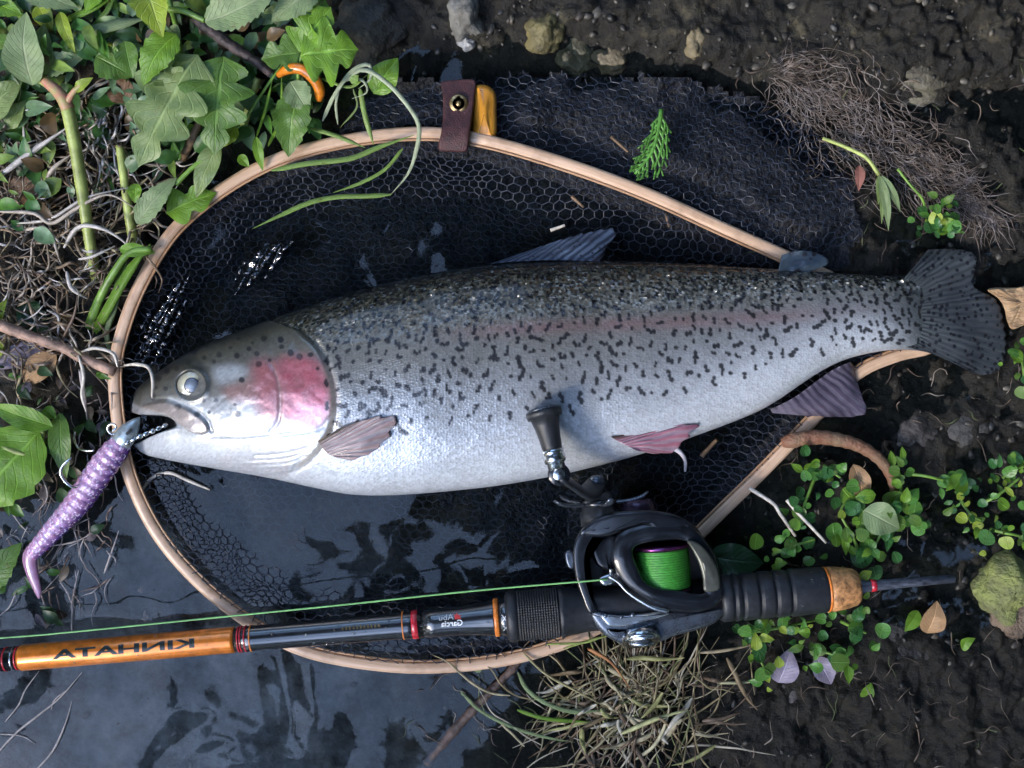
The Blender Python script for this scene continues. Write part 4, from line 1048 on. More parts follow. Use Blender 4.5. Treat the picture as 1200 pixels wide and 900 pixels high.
for k in range(5):
    a = math.radians(8 + 72 * k)
    pth = [star_c + (e1 * math.cos(a) + e2 * math.sin(a)) * r_ + A_ax * q for r_, q in ((.010, 0), (.020, .0005), (.029, .0025), (.0335, .0055))]
    sp3 = spline(pth, 12)
    part("star_arm", tube(sp3, [.0036, .0034, .0032, .003, .003, .003, .003, .003, .003, .0029, .0026, .0014], 12, flat=.42, up=tuple(A_ax)), rk_gun, star)
# crank arm, pivot bolt and knob
ha = part("handle_arm", tube(spline([hc0 + A_ax * .0215, np.array(P(687, 578, .060)), np.array(P(668, 566, .071)), np.array(P(654, 556, .077))], 20), [.0072] * 6 + [.0064] * 8 + [.0068] * 6, 16, flat=.42, up=(0, .35, 1)), rk_matte, reel)
nutc = hc0 + A_ax * .0225
part("handle_nut", lathe(nutc, A_ax, [(.0056, 0), (.0056, .004), (.0035, .0052), (.0002, .0056)], 6), rk_gun, ha)
part("pivot_cap", lathe(np.array(P(655, 556, .0775)), (0, 0, 1), [(.0072, -.004), (.0072, .0015), (.0066, .0022), (.0040, .0022), (.0040, .0016), (.0002, .0018)], 32), rk_black, ha)
part("pivot_bolt", lathe(np.array(P(655, 556, .0793)), (0, 0, 1), [(.0040, 0), (.0040, .0007), (.0034, .0011), (.0002, .0011)], 24), silver, ha)
kn = np.array(P(636, 479, .074)) - np.array(P(653, 550, .079)); kl = np.linalg.norm(kn); kn /= kl
k0 = np.array(P(653, 550, .079))
part("knob_collar", lathe(k0, kn, [(.0056, .0), (.0056, .004), (.0066, .0045), (.0072, .006), (.0072, .0085), (.0066, .0098), (.0070, .0105), (.0070, .0125), (.005, .013)], 36), silver, ha)
part("knob_grip", lathe(k0, kn, [(.0050, .0120), (.0062, .0128), (.0066, .0150), (.0070, .020), (.0080, .027), (.0096, .034), (.0112, kl - .006), (.0118, kl - .003), (.0114, kl - .0012)], 44), black_rubber, ha)
part("knob_cap", lathe(k0, kn, [(.0114, kl - .0014), (.0108, kl - .0002), (.0085, kl + .0008), (.0002, kl + .0014)], 44), rk_gun, ha)

# ------------------------------------------------------------------ line and lure
ln_m = M("line_green", (0.22, 0.50, 0.16), rough=.35, var=.15, vscale=100)
lp = [P(712, 679, .0575), P(560, 692, .056), P(400, 709, .055), P(240, 725, .054), P(80, 741, .053), P(-30, 750, .052), P(-700, 800, .05)]
V, F, UV = tube(spline(lp, 120), 0.00058, 8)
fl = mesh_obj("fishing_line", V, F, ln_m); tag(fl, "thin bright green fishing line running from the reel along the rod", "fishing line")
drop_m = film_mat("droplet_water", rough=.02, ior=1.333, tint=(.9, .95, .95), waves=False)
lure = thing("fishing_lure", "purple ribbed soft plastic lure with silver jig head by the trout's mouth", "fishing lure", P(90, 580, .015))
nl_ = 240
lax = spline([(143, 518, .028), (120, 548, .027), (92, 588, .024), (62, 622, .021), (44, 642, .019), (38, 650, .018)], nl_)
tpar = np.linspace(0, 1, nl_)
rr = np.interp(tpar, [0, .06, .2, .5, .8, .93, 1], [11.5, 14.5, 16.0, 15.0, 11.8, 10.2, 8]) * (1 + .032 * np.sin(tpar * 2 * math.pi * 17))
V, F, UV = tube(PA(lax[:, 0], lax[:, 1], lax[:, 2]), rr * S, 32)
m, nt, b, out = newmat("lure_plastic"); L = nt.links.new
tc = N(nt, "ShaderNodeTexCoord"); sp = N(nt, "ShaderNodeSeparateXYZ"); L(tc.outputs["UV"], sp.inputs[0])
rp = ramp(nt, [(0.0, (.48, .28, .44)), (.30, (.46, .27, .46)), (.45, (.105, .035, .25)), (.62, (.10, .035, .25)), (.8, (.40, .22, .42)), (1.0, (.48, .28, .44))]); L(sp.outputs[1], rp.inputs[0])
vg2 = N(nt, "ShaderNodeTexVoronoi", i_Scale=900.0); L(tc.outputs["Object"], vg2.inputs["Vector"])
sg = N(nt, "ShaderNodeSeparateColor"); L(vg2.outputs["Color"], sg.inputs[0]); gg_ = N(nt, "ShaderNodeMath", operation='GREATER_THAN', i_1=.84); L(sg.outputs[1], gg_.inputs[0])
gx_ = N(nt, "ShaderNodeMix", data_type='RGBA'); gx_.inputs[7].default_value = (.75, .62, .78, 1); L(gg_.outputs[0], gx_.inputs[0]); L(rp.outputs[0], gx_.inputs[6])
L(gx_.outputs[2], b.inputs["Base Color"]); b.inputs["Roughness"].default_value = .22; b.inputs["Subsurface Weight"].default_value = .45; b.inputs["Subsurface Scale"].default_value = .003; b.inputs["Coat Weight"].default_value = .7
vg = N(nt, "ShaderNodeTexVoronoi", i_Scale=700.0); L(tc.outputs["Object"], vg.inputs["Vector"])
gm = N(nt, "ShaderNodeMath", operation='GREATER_THAN', i_1=.93); sc2 = N(nt, "ShaderNodeSeparateColor"); L(vg.outputs["Color"], sc2.inputs[0]); L(sc2.outputs[0], gm.inputs[0]); gm2 = N(nt, "ShaderNodeMath", operation="MULTIPLY", i_1=.5); L(gm.outputs[0], gm2.inputs[0]); L(gm2.outputs[0], b.inputs["Metallic"])
bn = N(nt, "ShaderNodeTexNoise", i_Scale=500.0); L(tc.outputs["Object"], bn.inputs["Vector"]); bp = N(nt, "ShaderNodeBump", i_Strength=.6, i_Distance=.0008); L(bn.outputs["Fac"], bp.inputs["Height"]); L(bp.outputs[0], b.inputs["Normal"])
mesh_obj("ribbed_body", V, F, m, lure, uv=UV)
tl = spline([(40, 643, .018), (35, 655, .017), (38, 672, .016), (43, 688, .015), (46, 701, .014)], 40)
V, F, UV = tube(PA(tl[:, 0], tl[:, 1], tl[:, 2]), np.interp(np.linspace(0, 1, 40), [0, .15, .5, .85, 1], [8.5, 9, 7.2, 4.4, 1.5]) * S, 20, flat=.55)
mesh_obj("tail", V, F, M("lure_tail_plastic", (.42, .22, .36), rough=.25, var=.2, coat=.6, sss=.3), lure)
hd = spline([(140, 521, .029), (147, 511, .0305), (156, 499, .031), (164, 489, .030)], 30)
V, F, UV = tube(PA(hd[:, 0], hd[:, 1], hd[:, 2]), np.interp(np.linspace(0, 1, 30), [0, .25, .55, .85, 1], [11.0, 12.0, 10.2, 5, .8]) * S, 28, flat=.8)
jh = mesh_obj("jig_head", V, F, M("jig_pewter", (.40, .46, .48), rough=.3, metal=.55, var=.25, vscale=200), lure)
part("eye_slot", pillow([(147, 508), (151, 504), (155, 502), (153, 506), (149, 510)], .034, .0395, bevel=.8, n=24), rk_dark, jh)
wire = M("steel_wire", (.75, .77, .78), rough=.2, metal=1.0, var=.1)
def wire_part(name, pts, r_, parent=lure, n=40, mat=wire):
    V, F, UV = tube([P(*q) for q in spline(pts, n)], r_, 8); return mesh_obj(name, V, F, mat, parent)
wire_part("tow_eye", [(137, 508, .030), (130, 508, .031), (126, 503, .032), (128, 498, .033), (133, 497, .034), (136, 501, .034), (132, 505, .034)], .00085)
wire_part("hook", [(97, 566, .030), (88, 571, .036), (78, 566, .039), (71, 555, .041), (74, 545, .042), (84, 536, .043)], [.00105] * 34 + [.0010, .0009, .0008, .0006, .0004, .0002])
wire_part("hook", [(110, 528, .026), (99, 528, .024), (91, 524, .022), (87, 514, .021), (88, 506, .021)], .0008)
cp = spline([(146, 521, .036), (158, 514, .036), (172, 508, .034), (186, 502, .032), (197, 497, .028)], 8)
for i in range(7):
    a = np.array(P(*cp[i])); c_ = np.array(P(*cp[i + 1])); t = np.linspace(0, 1, 9)[:, None]
    pth = a * (1 - t) + c_ * t
    V, F, UV = tube(pth, np.array([.0007, .0012, .0015, .0016, .0016, .0016, .0015, .0012, .0007]) * (.95 if i % 2 else 1.1), 10, flat=.7 if i % 2 else 1.2)
    mesh_obj("swivel_link", V, F, wire, lure)

# water drops clinging to the rod and to the reel's side plate
dv, df = [], []; n0 = 0
def drop(c, r_, n):
    global n0
    n = np.asarray(n, float) / np.linalg.norm(n)
    V, F, UV = lathe(np.asarray(c) - n * r_ * .1, n, [(r_, 0), (r_ * .92, r_ * .3), (r_ * .66, r_ * .55), (r_ * .3, r_ * .68), (r_ * .02, r_ * .7)], 12)
    dv.append(V); df.extend([tuple(i + n0 for i in q) for q in F]); n0 += len(V)
for _ in range(60):
    x = random.choice([U(-20, 470), U(300, 600), U(850, 965)]); rad_ = float(np.interp(x, [0, 27, 275, 480, 496, 555, 580, 600, 850, 965], [13.6, 15.3, 15.0, 16.4, 16.5, 18, 21.4, 22, 27.6, 26.6])); a = U(-1.1, 1.1)
    k = S * (H - ROD_Z) / H; b0 = np.array(rod_pt(x)); n_ = np.array([.0845 * math.sin(a), -.9964 * math.sin(a), math.cos(a)])
    drop(b0 + n_ * rad_ * k, U(.0004, .0011), n_)
dr = mesh_obj("water_drops", np.concatenate(dv), df, drop_m, rod); dr["kind"] = "stuff"
# ------------------------------------------------------------------ plants
LM = dict(
    WG=leaf_mat('leaf_bleached', (.50, .58, .38), vein=(.60, .64, .48), rough=.4, var=.25), FG=leaf_mat('leaf_fresh_blade', (.26, .42, .09), vein=(.4, .52, .2), rough=.4, var=.25),
    LG=leaf_mat("leaf_bright", (.17, .34, .03)), MG=leaf_mat("leaf_mid", (.11, .22, .035)), PG=leaf_mat("leaf_pale", (.26, .36, .165), vein=(.40, .47, .27), rough=.5, var=.25, side=11),
    YG=leaf_mat("leaf_yellow_green", (.34, .46, .05), vein=(.5, .58, .16), side=7), DG=leaf_mat("leaf_dark", (.03, .085, .032), rough=.35), GG=leaf_mat("leaf_grey_green", (.24, .32, .115), rough=.42, var=.35, blotch=(.11, .19, .055)),
    BR=leaf_mat("leaf_dead_brown", (.16, .085, .04), rough=.6, var=.5, translucent=.1), TN=leaf_mat("leaf_dead_tan", (.42, .25, .12), rough=.6, var=.4, translucent=.1), PU=leaf_mat("leaf_faded_lilac", (.30, .26, .34), rough=.45, var=.4, translucent=.1),
    PK=leaf_mat("leaf_pink", (.40, .17, .13), rough=.5, var=.3), CR=leaf_mat("cress_leaf", (.11, .29, .05), vein=(.20, .40, .10), rough=.28, side=4), CD=leaf_mat("cress_leaf_dark", (.05, .17, .04), rough=.3, side=4))
SM = dict(yg=M("stem_yellow_green", (.36, .42, .12), rough=.4, var=.3, vscale=90, translucent=.1), gr=M("stem_green", (.14, .26, .04), rough=.4, var=.3, vscale=90), rd=M("stem_red_node", (.50, .17, .14), rough=.45, var=.4, vscale=160, col2=(.34, .33, .12)),
          br=M("stem_brown", (.16, .10, .055), rough=.6, var=.4, vscale=120, bump=.0006, bscale=500), st=M("straw", (.42, .35, .18), rough=.55, var=.35, vscale=120), pw=M("pale_root", (.62, .56, .48), rough=.45, var=.25, vscale=160))
def serr(t, n, amp): return 1 - amp * (t * n - np.floor(t * n))
def leaf_geo(b0, t0, w, arch=.15, fold=.25, serrate=0, lobes=0, bend=0.0, shape=.72, nt_=18, ns_=9, curl=0.0, wav=0.06):
    """leaf from base pixel (x,y,z) to tip pixel; w = full width in pixels"""
    b_ = np.array(P(*b0)); t_ = np.array(P(*t0)); ax = t_ - b_; ln = np.linalg.norm(ax) + 1e-9
    d_ = ax / ln; sd = np.cross([0, 0, 1.0], d_); sd /= np.linalg.norm(sd) + 1e-9; up_ = np.cross(d_, sd)
    if lobes: nt_ = max(nt_, lobes * 7)
    if serrate: nt_ = max(nt_, serrate * 4)
    t = np.linspace(0, 1, nt_); s = np.linspace(-1, 1, ns_)
    wd = np.sin(math.pi * np.clip(t, 0, 1) ** shape) ** .85 * w * S / 2
    wd = np.maximum(wd, .0002)
    if serrate: wd = wd * serr(t, serrate, .18)
    if lobes: wd = wd * (.30 + .70 * np.abs(np.sin(t * math.pi * lobes)) ** .8)
    T, Sg = np.meshgrid(t, s, indexing='ij')
    W = wd[:, None]
    lat = Sg * W + bend * ln * np.sin(T * math.pi)
    h = arch * ln * np.sin(T * math.pi) * .6 + fold * np.abs(Sg) * W - curl * ln * T ** 3 + wav * W * np.sin(T * 17 + Sg * 2 + b0[0]) * np.abs(Sg) + (vnoise(T * 5 + b0[0], Sg * 2 + b0[1], 3) - .5) * W * .22
    fwd = T * ln - (lobes > 0) * 0.25 * np.abs(Sg) * W * 0
    V = b_ + fwd[..., None] * d_ + lat[..., None] * sd + h[..., None] * up_
    uv = np.stack([(Sg + 1) / 2, T], -1)
    return V.reshape(-1, 3), grid_faces(nt_, ns_), uv.reshape(-1, 2)
def round_leaf(c, r, tilt, rot, cup=.18, notch=True):
    a = np.linspace(0, 2 * math.pi, 22, endpoint=False); rs = np.array([.02, .35, .7, .9, 1.0])
    A_, Rr = np.meshgrid(a, rs, indexing='ij')
    rad_ = Rr * r * S * (1 + .06 * np.sin(A_ * 3 + c[0]) - (.28 * np.exp(-((A_ - math.pi) / .28) ** 2) if notch else 0) * Rr)
    x = rad_ * np.cos(A_) * 1.08; y = rad_ * np.sin(A_); z = cup * rad_ * Rr + .06 * rad_ * np.sin(A_ * 2 + c[1])
    cr, sr = math.cos(rot), math.sin(rot); x, y = x * cr - y * sr, x * sr + y * cr
    z = z + x * tilt[0] + y * tilt[1]
    o = np.array(P(*c)); V = np.stack([o[0] + x, o[1] + y, o[2] + z], -1).reshape(-1, 3)
    n, mm = len(a), len(rs)
    f = [(i * mm + j, ((i + 1) % n) * mm + j, ((i + 1) % n) * mm + j + 1, i * mm + j + 1) for i in range(n) for j in range(mm - 1)]
    uv = np.stack([.5 + .5 * Rr * np.sin(A_), .5 + .5 * Rr * np.cos(A_)], -1).reshape(-1, 2)
    return V, f, uv
def add_leaf(parent, b0, t0, w, mat, **kw):
    V, F, UV = leaf_geo(b0, t0, w, **kw); return mesh_obj("leaf", V, F, LM[mat], parent, uv=UV)
def add_stem(parent, pts, r0, r1, mat, name="stem", n=24, seg=10):
    V, F, UV = tube([P(*q) for q in spline(pts, n)], np.linspace(r0, r1, n) * S, seg); return mesh_obj(name, V, F, SM[mat], parent, uv=UV)
def blade_geo(pts, w, n=30, fold=.35):
    p = PA(*spline(pts, n).T); t = np.gradient(p, axis=0); t /= np.linalg.norm(t, axis=1, keepdims=True) + 1e-9
    sd = np.cross([0, 0, 1.0], t); sd /= np.linalg.norm(sd, axis=1, keepdims=True) + 1e-9; up_ = np.cross(t, sd)
    u = np.linspace(0, 1, n); wd = w * S / 2 * np.minimum(1, np.minimum(u * 8 + .35, (1 - u) * 3.2 + .08))
    V = np.stack([p - sd * wd[:, None] + up_ * (fold * wd)[:, None], p - up_ * (.1 * wd)[:, None], p + sd * wd[:, None] + up_ * (fold * wd)[:, None], p - up_ * (.35 * wd)[:, None] - up_ * .0002], 1)
    uv = np.stack([np.tile([0, .5, 1, .5], (n, 1)), np.repeat(u[:, None], 4, 1)], -1)
    return V.reshape(-1, 3), grid_faces(n, 4, True), uv.reshape(-1, 2)
def blade(name, pts, w, mat, parent=None, **kw):
    V, F, UV = blade_geo(pts, w, **kw); return mesh_obj(name, V, F, LM[mat] if mat in LM else SM[mat], parent, uv=UV)

# knotweed with the red node
pl = thing("knotweed_plant", "weed with thick yellow-green stem, red joint and veined grey-green leaves", "plant", P(113, 325, .008))
add_stem(pl, [(113, 328, .008), (108, 300, .020), (101, 255, .030), (92, 195, .038), (84, 150, .044), (78, 122, .047)], 6.0, 7.5, "yg")
add_stem(pl, [(80, 128, .0465), (74, 116, .048), (66, 106, .048), (52, 94, .047)], 8.0, 5.5, "rd", "joint")
add_stem(pl, [(58, 100, .047), (40, 88, .046), (20, 80, .045), (-10, 70, .044)], 5.0, 4.5, "yg")
add_stem(pl, [(78, 122, .048), (86, 108, .052), (96, 99, .054)], 4.0, 2.5, "rd", "shoot")
add_leaf(pl, (88, 107, .052), (109, 91, .056), 12, "YG")
add_leaf(pl, (38, 100, .048), (31, 14, .062), 44, "PG", arch=.10, fold=.30, serrate=0, bend=.05)
add_leaf(pl, (46, 92, .044), (52, 28, .048), 34, "GG", arch=.10, fold=.2)
add_leaf(pl, (50, 84, .044), (100, 66, .046), 28, "PG", serrate=7)
add_leaf(pl, (-12, 50, .050), (27, 50, .054), 17, "MG", fold=.1)
add_leaf(pl, (70, 14, .05), (88, 62, .052), 15, "YG", fold=.4)
add_leaf(pl, (-20, 140, .03), (26, 95, .036), 40, "GG"); add_leaf(pl, (10, 150, .026), (30, 118, .03), 22, "GG")
# bright leaves at the top edge
pl = thing("nettle_plant", "leafy weed with yellow-green and bright green leaves hanging in from the top edge", "plant", P(180, 20, .02))
add_stem(pl, [(190, -60, .04), (196, -10, .045), (206, 30, .05), (214, 70, .04), (230, 120, .02)], 3.5, 2.5, "gr")
add_leaf(pl, (172, -22, .062), (191, 44, .068), 46, "YG", serrate=5, fold=.35, arch=.2)
add_leaf(pl, (207, 40, .058), (168, 100, .056), 40, "LG", fold=.25, bend=-.05, serrate=6)
add_leaf(pl, (112, 66, .05), (156, 90, .046), 40, "MG", serrate=6); add_leaf(pl, (146, 48, .052), (156, 92, .05), 26, "MG")
add_leaf(pl, (26, -12, .055), (92, 10, .05), 30, "PG", serrate=8); add_leaf(pl, (44, 6, .046), (62, 36, .044), 22, "YG"); add_leaf(pl, (-10, 2, .05), (26, 18, .05), 26, "LG", serrate=6)
add_leaf(pl, (120, -14, .05), (100, 14, .05), 20, "LG"); add_leaf(pl, (198, 32, .05), (212, 46, .05), 16, "PG")
pl = thing("grass_tuft", "pale broad grass blades crossing behind the yellow-green leaf", "grass", P(120, 40, .02))
blade("blade", [(84, 44, .048), (120, 34, .052), (170, 22, .05)], 12, "PG", pl); blade("blade", [(78, 24, .046), (105, 12, .05), (132, -4, .05)], 8, "LG", pl)
blade("blade", [(94, 60, .04), (120, 56, .042), (144, 52, .04)], 9, "YG", pl); blade("blade", [(104, 38, .044), (125, 14, .05), (136, -6, .052)], 6, "MG", pl); blade("blade", [(140, 20, .045), (133, 0, .05), (130, -20, .05)], 6, "LG", pl)
# large pale leaf on top, dark twig below
pl = thing("dock_plant", "weed with large downy pale leaf above the dark twig", "plant", P(290, 5, .02))
add_leaf(pl, (240, 26, .056), (332, -18, .062), 46, "PG", serrate=12, arch=.12, bend=-.06); add_leaf(pl, (372, -14, .05), (318, 26, .05), 40, "PG", serrate=7)
add_leaf(pl, (360, -30, .045), (398, -8, .045), 30, "PG"); add_stem(pl, [(198, 11, .056), (215, 13, .057), (240, 24, .056)], 3.5, 3, "gr")
tw = mesh_obj("dark_twig", *(lambda g: (g[0], g[1]))(tube([P(*q) for q in spline([(228, 20, .046), (250, 38, .045), (278, 58, .042), (300, 72, .040), (318, 86, .036)], 30)], (np.linspace(6.5, 5.5, 30) + rng.normal(0, .5, 30)) * S, 10)), M("dark_bark", (.05, .035, .035), rough=.6, var=.5, vscale=160, bump=.001, bscale=400))
tag(tw, "short dark wet twig below the large downy pale leaf", "twig")
# lobed bright leaves near the orange stem
pl = thing("bramble_plant", "weed with broad bright green lobed leaves above the wooden hoop", "plant", P(380, 60, .02))
add_stem(pl, [(352, 120, .015), (350, 100, .035), (352, 70, .045), (372, 40, .05)], 2.5, 2, "gr")
add_leaf(pl, (352, 66, .05), (420, 58, .048), 84, "LG", lobes=3, serrate=0, fold=.12, wav=.12); add_leaf(pl, (350, 60, .046), (388, 8, .05), 60, "LG", lobes=3, fold=.15); add_leaf(pl, (352, 62, .045), (306, 70, .044), 46, "MG", lobes=2)
add_leaf(pl, (438, 110, .036), (466, 68, .038), 34, "LG", fold=.15); add_leaf(pl, (348, 108, .040), (338, 184, .030), 46, "MG", serrate=6, fold=.3)
add_leaf(pl, (340, 96, .044), (362, 132, .040), 34, "PG", serrate=5)
# mugwort: two big divided leaves
pl = thing("mugwort_plant", "weed with large deeply cut dull green leaves beside the pale hoop", "plant", P(215, 160, .012))
add_leaf(pl, (232, 64, .048), (162, 196, .046), 92, "GG", lobes=4, serrate=0, fold=.10, wav=.14); add_leaf(pl, (262, 66, .046), (252, 182, .044), 84, "MG", lobes=4, fold=.12, wav=.14); add_leaf(pl, (204, 100, .05), (186, 68, .052), 40, "GG", lobes=2)
add_leaf(pl, (160, 262, .032), (207, 208, .036), 30, "PG", serrate=7); add_leaf(pl, (256, 168, .036), (230, 232, .030), 26, "GG", fold=.2); add_leaf(pl, (195, 250, .022), (254, 226, .024), 46, "LG", lobes=2)
add_leaf(pl, (160, 215, .03), (158, 238, .03), 16, "LG"); add_leaf(pl, (300, 160, .03), (308, 200, .024), 12, "LG"); add_leaf(pl, (276, 148, .036), (262, 172, .036), 20, "YG"); add_leaf(pl, (280, 182, .03), (292, 196, .03), 12, "LG")
add_stem(pl, [(206, 216, .034), (226, 196, .036), (240, 186, .036), (258, 172, .036)], 3, 2.5, "gr"); add_stem(pl, [(240, 130, .034), (226, 160, .026), (214, 186, .012)], 4, 5, "br"); add_stem(pl, [(285, 150, .02), (294, 118, .03), (302, 92, .036)], 4.5, 3.5, "yg")
add_stem(pl, [(158, 290, .01), (152, 258, .018), (148, 228, .024), (140, 170, .03)], 6, 4.5, "yg")
for k in range(4):
    x = 285 + 14 * k + U(-5, 5); blade("blade", [(x, U(150, 180), .018), (x + U(5, 20), U(110, 140), .034), (x + U(15, 50), U(70, 100), .04)], U(3, 4.5), random.choice(["gr", "st", "LG"]), pl)
# orange stalk
V, F, UV = tube([P(*q) for q in spline([(326, 88, .040), (338, 81, .045), (353, 81, .047), (366, 90, .045), (374, 104, .041), (374, 118, .036)], 30)], np.interp(np.linspace(0, 1, 30), [0, .15, .6, .9, 1], [3.5, 5.5, 6.8, 6, 3.5]) * S, 16)
o = mesh_obj("orange_stalk", V, F, M("orange_stalk_skin", (.62, .19, .012), rough=.25, var=.35, vscale=80, coat=.5)); tag(o, "curved glossy orange stalk among the bright green leaves", "stalk")
# stems and shoots above the pinkish twig
pl = thing("sedge_shoot", "clump of green shoots standing between dry roots and the hoop", "plant", P(125, 375, .006))
add_stem(pl, [(104, 385, .006), (116, 352, .018), (132, 322, .026), (152, 296, .03), (178, 292, .03)], 6, 3.5, "gr"); blade("blade", [(110, 392, .008), (128, 360, .02), (152, 318, .028), (176, 286, .03)], 11, "LG", pl)
blade("blade", [(122, 396, .008), (134, 360, .016), (140, 330, .022), (150, 300, .026)], 9, "MG", pl); blade("blade", [(128, 410, .01), (126, 385, .014), (140, 350, .02)], 6, "PG", pl); add_leaf(pl, (140, 292, .03), (182, 296, .028), 16, "LG")
# left-edge bright leaves
pl = thing("ivy_plant", "bright green broad leaves at the left edge beside the lure", "plant", P(10, 540, .005))
add_leaf(pl, (46, 506, .030), (-34, 600, .026), 92, "LG", fold=.15, serrate=5); add_leaf(pl, (62, 500, .034), (-12, 474, .036), 26, "LG", fold=.3); add_leaf(pl, (70, 484, .026), (78, 560, .024), 26, "MG"); add_leaf(pl, (30, 505, .024), (56, 520, .024), 20, "MG"); add_leaf(pl, (52, 478, .03), (66, 490, .03), 16, "LG")
add_stem(pl, [(40, 540, .022), (48, 525, .026), (50, 505, .028)], 4, 3, "yg"); add_stem(pl, [(-10, 520, .034), (20, 530, .032), (40, 536, .03)], 3, 3, "yg")
add_leaf(pl, (-20, 690, .012), (26, 636, .016), 40, "MG", fold=.15, serrate=6); add_leaf(pl, (-8, 385, .02), (8, 350, .02), 14, "YG"); add_leaf(pl, (-6, 420, .02), (4, 400, .02), 14, "YG")
# pinkish twig, dead leaves
V, F, UV = tube([P(*q) for q in spline([(-60, 352, .030), (0, 381, .028), (40, 396, .026), (80, 410, .024), (92, 417, .024), (134, 436, .022)], 40)], (np.linspace(7, 5.6, 40) + .7 * np.exp(-((np.arange(40) - 30) / 1.5) ** 2) + rng.normal(0, .15, 40)) * S, 12)
o = mesh_obj("pink_twig", V, F, M("twig_bark", (.40, .25, .18), rough=.6, var=.4, vscale=120, bump=.0006, bscale=400)); tag(o, "straight pinkish tan twig pointing at the hoop's left side", "twig")
def lone_leaf(b0, t0, w, mat, label, name="fallen_leaf", **kw):
    V, F, UV = leaf_geo(b0, t0, w, **kw); o = mesh_obj(name, V, F, LM[mat], uv=UV); return tag(o, label, "leaf", "fallen leaves on the bank")
lone_leaf((66, 414, .018), (28, 452, .012), 30, "TN", "tan dead leaf just under the pinkish twig", arch=.2); lone_leaf((52, 405, .012), (-10, 432, .008), 26, "PU", "grey lilac wet leaf under the pinkish twig at left edge"); lone_leaf((60, 386, .014), (88, 366, .014), 22, "BR", "small brown dead leaf above the pinkish twig")
lone_leaf((15, 235, .012), (70, 205, .014), 42, "BR", "brown rotting leaf among the pale dry roots"); lone_leaf((152, 118, .03), (128, 92, .032), 30, "BR", "dark brown wet leaf between the veined and divided weeds")
lone_leaf((24, 350, .012), (62, 398, .012), 34, "DG", "dark green limp leaf above the pinkish twig", serrate=4)
lone_leaf((1000, 544, .020), (1012, 592, .016), 24, "TN", "curled brown dead leaf standing among the cress by the hoop", arch=.3, curl=.1); lone_leaf((1086, 742, .008), (1098, 704, .012), 30, "TN", "small tan leaf below the rod's bare butt end", arch=.25)
lone_leaf((912, 800, .008), (926, 760, .012), 34, "PU", "pale grey heart-shaped leaf under the rear grip"); lone_leaf((956, 770, .010), (974, 802, .008), 26, "PU", "dusky lilac leaf beside the pale grey leaf", arch=.25); lone_leaf((1007, 194, .012), (1006, 224, .014), 12, "PK", "little pink leaf right of the net's folded bag")
lone_leaf((1076, 716, .008), (1060, 740, .010), 18, "LG", "small green leaf beside the tan leaf below the butt end"); lone_leaf((1128, 762, .006), (1143, 748, .008), 13, "LG", "tiny curled green leaf on black mud far right", bend=.25); lone_leaf((1012, 820, .006), (1021, 800, .008), 16, "LG", "single green leaf fragment lying alone below the lilac leaf")
lone_leaf((830, 652, .012), (895, 660, .010), 40, "DG", "dull dark leaf in the shade above the rear grip"); lone_leaf((558, 788, .006), (563, 777, .007), 9, "PG", "tiny pale leaf floating under the hoop's lowest stretch")

# grass wisp knotted over the hoop
pl = thing("grass_wisp", "knotted bleached grass wisp looping over the hoop's top", "grass", P(430, 150, .02))
for pts, w, mt in (([(378, 142, .030), (392, 112, .042), (412, 84, .05), (432, 76, .052), (434, 92, .05), (420, 104, .046)], 4.5, "WG"),
                   ([(398, 100, .045), (424, 82, .052), (452, 96, .052), (478, 124, .05), (491, 148, .046), (488, 176, .036), (478, 204, .028), (458, 228, .022)], 5.0, "WG"),
                   ([(458, 228, .022), (430, 230, .021), (395, 231, .020), (362, 238, .02), (330, 252, .019), (296, 268, .018)], 5.5, "FG"),
                   ([(472, 174, .03), (452, 198, .028), (424, 214, .026), (390, 226, .024)], 4.0, "FG"), ([(318, 200, .030), (360, 192, .032), (410, 186, .033), (446, 172, .034), (486, 158, .036)], 6.0, "FG"),
                   ([(364, 151, .028), (390, 158, .031), (428, 173, .032)], 5.0, "FG"), ([(422, 104, .042), (428, 136, .038), (438, 170, .032)], 6.0, "FG"), ([(376, 92, .04), (410, 102, .044), (430, 88, .048)], 3.5, "FG"),
                   ([(396, 146, .03), (394, 120, .04), (402, 96, .046), (424, 94, .05), (430, 108, .046), (412, 116, .042)], 3.0, "WG"), ([(414, 104, .04), (418, 126, .034), (398, 150, .028)], 2.4, "GG")):
    blade("blade", pts, w, mt, pl)
add_leaf(pl, (412, 98, .05), (420, 88, .052), 10, "FG")

# stuff helpers: many small strands in one mesh, with colours of their own
def attr_mat(name, rough=.5, translucent=.15):
    m, nt, b, out = newmat(name); L = nt.links.new
    at = N(nt, "ShaderNodeAttribute", attribute_name="col"); tc = N(nt, "ShaderNodeTexCoord"); nz = N(nt, "ShaderNodeTexNoise", i_Scale=160.0, i_Detail=4.0); L(tc.outputs["Object"], nz.inputs["Vector"])
    r5 = ramp(nt, [(.3, (.6, .6, .6)), (.65, (1.15, 1.15, 1.15))]); L(nz.outputs["Fac"], r5.inputs[0])
    mx = N(nt, "ShaderNodeMix", data_type='RGBA', blend_type='MULTIPLY'); mx.inputs[0].default_value = 1; L(at.outputs["Color"], mx.inputs[6]); L(r5.outputs[0], mx.inputs[7]); L(mx.outputs[2], b.inputs["Base Color"])
    b.inputs["Roughness"].default_value = rough
    tr = N(nt, "ShaderNodeBsdfTranslucent"); L(mx.outputs[2], tr.inputs[0]); ms = N(nt, "ShaderNodeMixShader", i_0=translucent); L(b.outputs[0], ms.inputs[1]); L(tr.outputs[0], ms.inputs[2]); L(ms.outputs[0], out.inputs[0])
    return m
strand_m = attr_mat("strand"); foliage_m = attr_mat("small_foliage", .4, .3)
